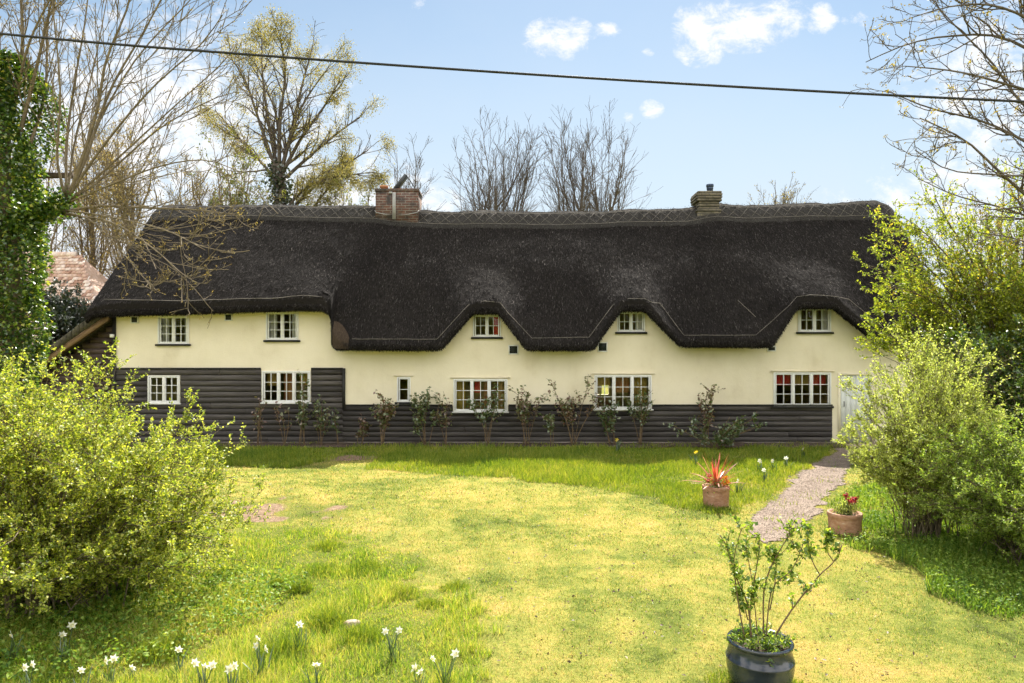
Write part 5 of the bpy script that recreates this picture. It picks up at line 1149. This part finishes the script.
# ---- daffodils
def daff(label, blooms, seed, leaves=12, cat='daffodil', yel=False, hgt=None, group='daffodils in the grass', dist=None):
    """blooms: (px, py) of each flower head"""
    rng = np.random.default_rng(seed); hh = hgt or .24
    px0 = sum(b_[0] for b_ in blooms) / len(blooms); py0 = max(b_[1] for b_ in blooms)
    Yb = dist or (CAMH - hh) * F / (py0 - 350.0); X0 = wx(px0, Yb)
    t = thing('daffodil', label, cat, (X0, Yb, 0), group)
    lv = MB()
    for k in range(leaves + 6):
        a = rng.uniform(0, 2 * pi); L = hh * rng.uniform(.7, 1.15); K = 6; u_ = np.linspace(0, 1, K)[:, None]; e = abs(rng.normal(0, .25))
        pth = np.array([X0 + rng.normal(0, .025), Yb + rng.normal(0, .02), -.01]) + np.array([cos(a) * sin(e), sin(a) * sin(e), cos(e)]) * L * u_ + np.array([cos(a), sin(a), -.3]) * (u_ ** 3) * L * .2
        b_ = np.array([-sin(a), cos(a), 0]); w_ = .006 * (1 - u_ ** 3 * .8) * max(1, Yb / 7)
        i = np.arange(K - 1); lv.add(np.concatenate([pth + b_ * w_, pth - b_ * w_]), np.stack([i, i + 1, i + 1 + K, i + K], 1), tone=rng.uniform(0, 1))
    part('leaf', lv, MAT['dleaf'], t)
    for (px, py) in blooms:
        zf = wz(py, Yb); c = np.array([wx(px, Yb), Yb + rng.uniform(-.02, .02), zf])
        sm = MB(); sm.tubes(resample([(X0 + rng.normal(0, .02), Yb, -.02), (X0 * .5 + c[0] * .5, Yb, zf * .6), (c[0], c[1] + .015, zf - .015), (c[0], c[1] + .005, zf)], 8)[None], np.full((1, 8), .0035), 5); part('stem', sm, MAT['dleaf'], t)
        f = nrm(np.array([rng.normal(0, .7), -1, rng.normal(-.1, .25)])); sc = .033 * rng.uniform(.85, 1.15) * max(1, (Yb / 7) ** .5)
        u1 = nrm(np.cross(f, UP)); u2 = np.cross(f, u1); pt = MB()
        for k in range(6):
            a = k * pi / 3 + .2; d = u1 * cos(a) + u2 * sin(a); e = np.cross(f, d); j = rng.normal(0, .1)
            pt.add([c, c + d * sc * .5 + e * sc * .34 + f * sc * (.12 + j), c + d * sc * 1.12 + f * sc * (-.05 + j), c + d * sc * .5 - e * sc * .34 + f * sc * (.12 + j), c + d * sc * .55 + f * sc * (.02 + j)], t=[(0, 1, 4), (1, 2, 4), (2, 3, 4), (3, 0, 4)], tone=rng.uniform(0, 1))
        fl = part('flower', pt, MAT['yellowpetal' if yel else 'petal'], t)
        tb = MB(); rr = np.array([.2, .3, .4]) * sc; L_ = np.array([0, .28, .42]) * sc; n = 8; a = np.arange(n) * 2 * pi / n
        V_ = np.concatenate([c + f * l + (u1 * np.cos(a)[:, None] + u2 * np.sin(a)[:, None]) * q_ for q_, l in zip(rr, L_)]); ii = np.arange(3 * n).reshape(3, n); nx_ = np.roll(ii, -1, 1); tb.add(V_, np.stack([ii[:-1], nx_[:-1], nx_[1:], ii[1:]], -1).reshape(-1, 4)); part('trumpet', tb, MAT['trumpet'], fl)
daff('two-bloomed white daffodil standing in the shade below the left bush', [(62, 635), (72, 625)], 501, 8)
daff('single small white daffodil at the far left in shade', [(11, 635)], 502, 4)
daff('single white daffodil low at the bottom left, under the shaded pair', [(80, 671)], 503, 3)
daff('bright white daffodil with two heads alone in sunny grass near the bottom left', [(106, 661), (113, 659)], 504, 5)
daff('three-headed white daffodil cluster at the bottom, biggest of all', [(196, 662), (204, 667), (212, 665)], 505, 8)
daff('white daffodil just right of the big three-headed cluster', [(229, 669), (235, 666)], 506, 5)
daff('tall white daffodil with three heads one above the other', [(258, 638), (256, 645), (267, 648)], 507, 9)
daff('single white daffodil on a tall straight stem left of the flat stone', [(299, 625)], 508, 5)
daff('small low white daffodil below the flat stone', [(317, 663)], 509, 3)
daff('pair of white daffodils on tall stems right of the flat stone', [(385, 632), (399, 630)], 510, 10)
daff('rightmost pair of white daffodils in the foreground', [(433, 659), (455, 653)], 511, 10)
daff('white daffodil low among tussocks, farthest left of the lower row', [(132, 668)], 512, 4, hgt=.1)
daff('white daffodil pair close to the lower left corner, in shade', [(24, 668), (33, 664)], 513, 8)
daff('white daffodil half hidden among strap leaves left of the tall three-headed one', [(178, 650)], 514, 6)
daff('low white daffodil between the rightmost pair and the pair by the stone', [(414, 668), (420, 671)], 515, 8)
GD = 'white flowers beside the farther terracotta pot'
for k, (px, py, lb) in enumerate([(760, 461, 'white daffodil at the grass edge, left of the pair by the path'), (773, 461, 'white daffodil in the middle of the row by the path'), (786, 458, 'white daffodil nearest the path, at the row\'s right end'), (764, 470, 'white daffodil a little lower than the row by the path'), (738, 481, 'white daffodil right next to the cordyline pot'), (803, 449, 'white daffodil back in the shade near the door')]):
    daff(lb, [(px, py)], 520 + k, 4, group=GD, hgt=.22)
daff('single yellow daffodil above and left of the cordyline', [(696, 452)], 530, 4, yel=True, hgt=.3)
daff('single tan-yellow daffodil in the shade below the third window', [(617, 440)], 531, 5, yel=True, hgt=.28, dist=17.5)

# ---- grass tussocks in the rough lawn
def tussock(label, px, py, w, h, seed):
    rng = np.random.default_rng(seed); X, Y = gp(px, py); w *= 1.35; n = int(200 + 700 * w); m = MB(); a = rng.uniform(0, 2 * pi, n); r_ = w * .5 * rng.uniform(0, 1, n) ** .6
    m.blades(np.stack([X + r_ * np.cos(a), Y + r_ * np.sin(a) * .8, np.full(n, 0.0)], 1), h * (1.1 - .75 * r_ / (w * .5)), .0065, rng, .6, curl=.8)
    single('grass_tussock', m, MAT['g_long'], (X, Y, 0), label, 'grass tussock', 'tussocks in the rough lawn')
for k, (px, py, w_, h_, lb) in enumerate([(328, 549, .40, .17, 'darkest grass tussock at the top of the rough patch'), (322, 572, .38, .12, 'wide low tussock just below the darkest one'), (366, 570, .42, .17, 'tall bright tussock in the middle of the rough patch'), (280, 585, .2, .12, 'small tussock left of the middle of the rough patch'), (300, 590, .22, .16, 'narrow upright tussock left of the bright middle one'), (402, 596, .32, .15, 'round tussock lower right of the bright middle one'), (430, 606, .22, .11, 'small low tussock below the rightmost one'), (455, 590, .26, .14, 'rightmost grass tussock beside the mown lawn'), (360, 640, .35, .2, 'long-bladed tussock right behind the flat stone'), (330, 625, .3, .24, 'splayed strap-leaved tussock left of the flat stone'), (282, 655, .34, .24, 'strap-leaved tussock among the front daffodils'), (160, 655, .36, .22, 'strap-leaved tussock between the left daffodils'), (735, 683, .35, .12, 'grass tuft growing against the glazed pot, left side'), (790, 690, .3, .1, 'grass tuft growing against the glazed pot, right side')]):
    tussock(lb, px, py, w_, h_, 600 + k)
# flat stone
X, Y = gp(352, 626); m = MB(); rng = np.random.default_rng(701)
a = np.arange(12) * 2 * pi / 12; V_ = []
for s, z in ((.9, -.01), (1.0, .015), (.93, .04), (.6, .052)): 
    rr = (1 + .12 * np.sin(2 * a + 1) + .06 * np.sin(5 * a)) * s; V_.append(np.stack([X + .075 * rr * np.cos(a), Y + .05 * rr * np.sin(a), np.full(12, z)], 1))
V_ = np.concatenate(V_); ii = np.arange(48).reshape(4, 12); nx_ = np.roll(ii, -1, 1); m.add(V_, np.stack([ii[:-1], nx_[:-1], nx_[1:], ii[1:]], -1).reshape(-1, 4), ng=[list(ii[-1])]); single('stone', m, MAT['stone'], (X, Y, 0), 'flat pinkish stone lying in the rough grass among daffodils', 'stone', smooth=True)

# ---- overhead line on its two poles outside the picture
cp = [P(-420, -12, 6.6), P(0, 33.5, 6.6), P(250, 54.5, 6.6), P(512, 73.0, 6.6), P(760, 88, 6.6), P(1024, 101.5, 6.6), P(1500, 122, 6.6)]
m = MB(); c = resample(cp, 60); m.tubes(c[None], np.full((1, 60), .0125), 8); single('overhead_cable', m, MAT['cable'], cp[3], 'black overhead cable sagging across the sky', 'cable', smooth=True)
for q, lb in ((cp[0], 'tall wooden pole carrying the left end of the cable'), (cp[-1], 'tall wooden pole carrying the right end of the cable')):
    m = MB(); m.tubes(np.array([(q[0], q[1], -.2), (q[0], q[1], 3), (q[0], q[1], q[2] + .5)]), np.array([.14, .125, .11]), 12); single('utility_pole', m, MAT['pole'], (q[0], q[1], 0), lb, 'utility pole', smooth=True)
# ================================================================== CAMERA, SUN, SKY
cam = bpy.data.cameras.new('camera'); co_ = bpy.data.objects.new('camera', cam); COL.objects.link(co_)
cam.lens = 24; cam.sensor_width = 36; cam.shift_y = 8.5 / 1024.0; cam.clip_end = 2000; cam.clip_start = .05
co_.location = (0, 0, CAMH); co_.rotation_euler = (R(90), 0, 0); scene.camera = co_
ELEV, AZ = R(SUN_EL), R(SUN_AZ)     # azimuth to the right of straight ahead (+Y)
sd = np.array([sin(AZ) * cos(ELEV), cos(AZ) * cos(ELEV), sin(ELEV)])
sl = bpy.data.lights.new('sun', 'SUN'); sl.energy = SUN_S; sl.angle = R(.55); sl.color = (1, .95, .86)
so = bpy.data.objects.new('sun', sl); COL.objects.link(so); so.location = tuple(sd * 60)
from mathutils import Vector
so.rotation_euler = Vector(tuple(-sd)).to_track_quat('-Z', 'Y').to_euler()
w = bpy.data.worlds.new('World'); scene.world = w; w.use_nodes = True; nt = w.node_tree; nt.nodes.clear()
sky = N_(nt, 'ShaderNodeTexSky', sky_type='NISHITA'); sky.sun_disc = False; sky.sun_elevation = ELEV; sky.sun_rotation = AZ
sky.air_density = 1.0; sky.dust_density = .3; sky.ozone_density = 1.6; sky.altitude = 0
bg = N_(nt, 'ShaderNodeBackground'); bg.inputs['Strength'].default_value = SKY_S
tc = N_(nt, 'ShaderNodeTexCoord'); sp_ = N_(nt, 'ShaderNodeSeparateXYZ'); nt.links.new(tc.outputs['Generated'], sp_.inputs[0])
# clouds: laid out by compass direction; u,v are tangents of the bearing and of the height in the +Y half of the sky
yp = mth(nt, 'MAXIMUM', sp_.outputs[1], .02)
u = mth(nt, 'DIVIDE', sp_.outputs[0], yp); v_ = mth(nt, 'DIVIDE', sp_.outputs[2], yp)
cv = N_(nt, 'ShaderNodeCombineXYZ'); nt.links.new(u, cv.inputs[0]); nt.links.new(mth(nt, 'MULTIPLY', v_, 1.4), cv.inputs[1])
ns = noise(nt, cv.outputs[0], 21, 12, .70, .25); ns2 = noise(nt, cv.outputs[0], 5, 6, .6)
acc = None
CL = [(560, 38, 33, 19, 1.0), (609, 30, 14, 8, .9), (700, 34, 26, 28, 1.0), (742, 26, 48, 22, 1.0), (780, 15, 32, 15, 1.0), (822, 19, 15, 14, 1.0), (856, 20, 13, 8, .7), (652, 110, 11, 9, .9), (628, 117, 6, 5, .8), (648, 52, 6, 4, .8), (419, 4, 8, 8, .5),
      (130, 140, 200, 120, .9), (60, 250, 160, 70, .9), (330, 200, 120, 40, .75), (430, 203, 45, 18, .6), (985, 85, 75, 90, .7), (985, 215, 110, 75, .8), (880, 215, 90, 26, .45)]
for (px, py, rx, ry, a) in CL:
    du = mth(nt, 'DIVIDE', mth(nt, 'SUBTRACT', u, (px - 512) / F), rx * 1.3 / F); dv = mth(nt, 'DIVIDE', mth(nt, 'SUBTRACT', v_, (350 - py) / F), ry * 1.35 / F)
    d = mth(nt, 'ADD', mth(nt, 'MULTIPLY', du, du), mth(nt, 'MULTIPLY', dv, dv))
    k = mth(nt, 'MULTIPLY', mth(nt, 'SUBTRACT', 1.0, d, True), a)
    acc = k if acc is None else mth(nt, 'MAXIMUM', acc, k)
den = mth(nt, 'ADD', mth(nt, 'MULTIPLY', acc, 1.3), mth(nt, 'MULTIPLY', mth(nt, 'SUBTRACT', ns, .53), 4.6))
den = mth(nt, 'MULTIPLY', den, mth(nt, 'MULTIPLY', acc, 6.0, True))
cm = N_(nt, 'ShaderNodeMapRange', interpolation_type='SMOOTHSTEP'); nt.links.new(den, cm.inputs[0]); cm.inputs[1].default_value = .05; cm.inputs[2].default_value = 1.5
front = mth(nt, 'GREATER_THAN', sp_.outputs[1], .05)
mask = mth(nt, 'MULTIPLY', cm.outputs[0], front)
# bright cloud fill added unseen behind the camera to light the shaded facade
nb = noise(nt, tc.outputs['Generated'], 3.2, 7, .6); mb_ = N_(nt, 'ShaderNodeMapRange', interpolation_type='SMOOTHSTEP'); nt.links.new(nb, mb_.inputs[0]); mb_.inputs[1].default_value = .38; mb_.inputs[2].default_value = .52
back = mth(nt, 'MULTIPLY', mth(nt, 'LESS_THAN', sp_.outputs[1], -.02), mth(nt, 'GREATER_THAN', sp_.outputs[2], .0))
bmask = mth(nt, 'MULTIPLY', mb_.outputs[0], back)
# thin milky veil low down
veil = N_(nt, 'ShaderNodeMapRange', interpolation_type='SMOOTHSTEP'); nt.links.new(v_, veil.inputs[0]); veil.inputs[1].default_value = .62; veil.inputs[2].default_value = .10; veil.inputs[3].default_value = .05; veil.inputs[4].default_value = 1.0
skyc = mixc(nt, mth(nt, 'ADD', mth(nt, 'MULTIPLY', veil.outputs[0], .85), mth(nt, 'MULTIPLY', mth(nt, 'SUBTRACT', ns2, .45), .25), True), mixc(nt, 1, sky.outputs[0], (.93, .935, .83), 'MULTIPLY'), tuple(np.array(VEIL) / SKY_S))
fin = mixc(nt, bmask, mixc(nt, mask, skyc, tuple(np.array(CLOUD) / SKY_S)), tuple(np.array(BACK_FILL) / SKY_S))
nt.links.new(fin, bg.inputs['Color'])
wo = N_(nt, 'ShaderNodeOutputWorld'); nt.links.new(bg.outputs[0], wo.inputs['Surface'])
vs = scene.view_settings; scene.display_settings.display_device = 'sRGB'
vs.view_transform = 'Standard'; vs.look = 'None'; vs.gamma = 1; vs.use_curve_mapping = False; vs.exposure = EXPO
cy = scene.cycles; cy.max_bounces = 6; cy.diffuse_bounces = 3; cy.adaptive_threshold = .03; cy.glossy_bounces = 3; cy.transmission_bounces = 3; cy.transparent_max_bounces = 8; cy.use_denoising = True; cy.caustics_reflective = False; cy.caustics_refractive = False
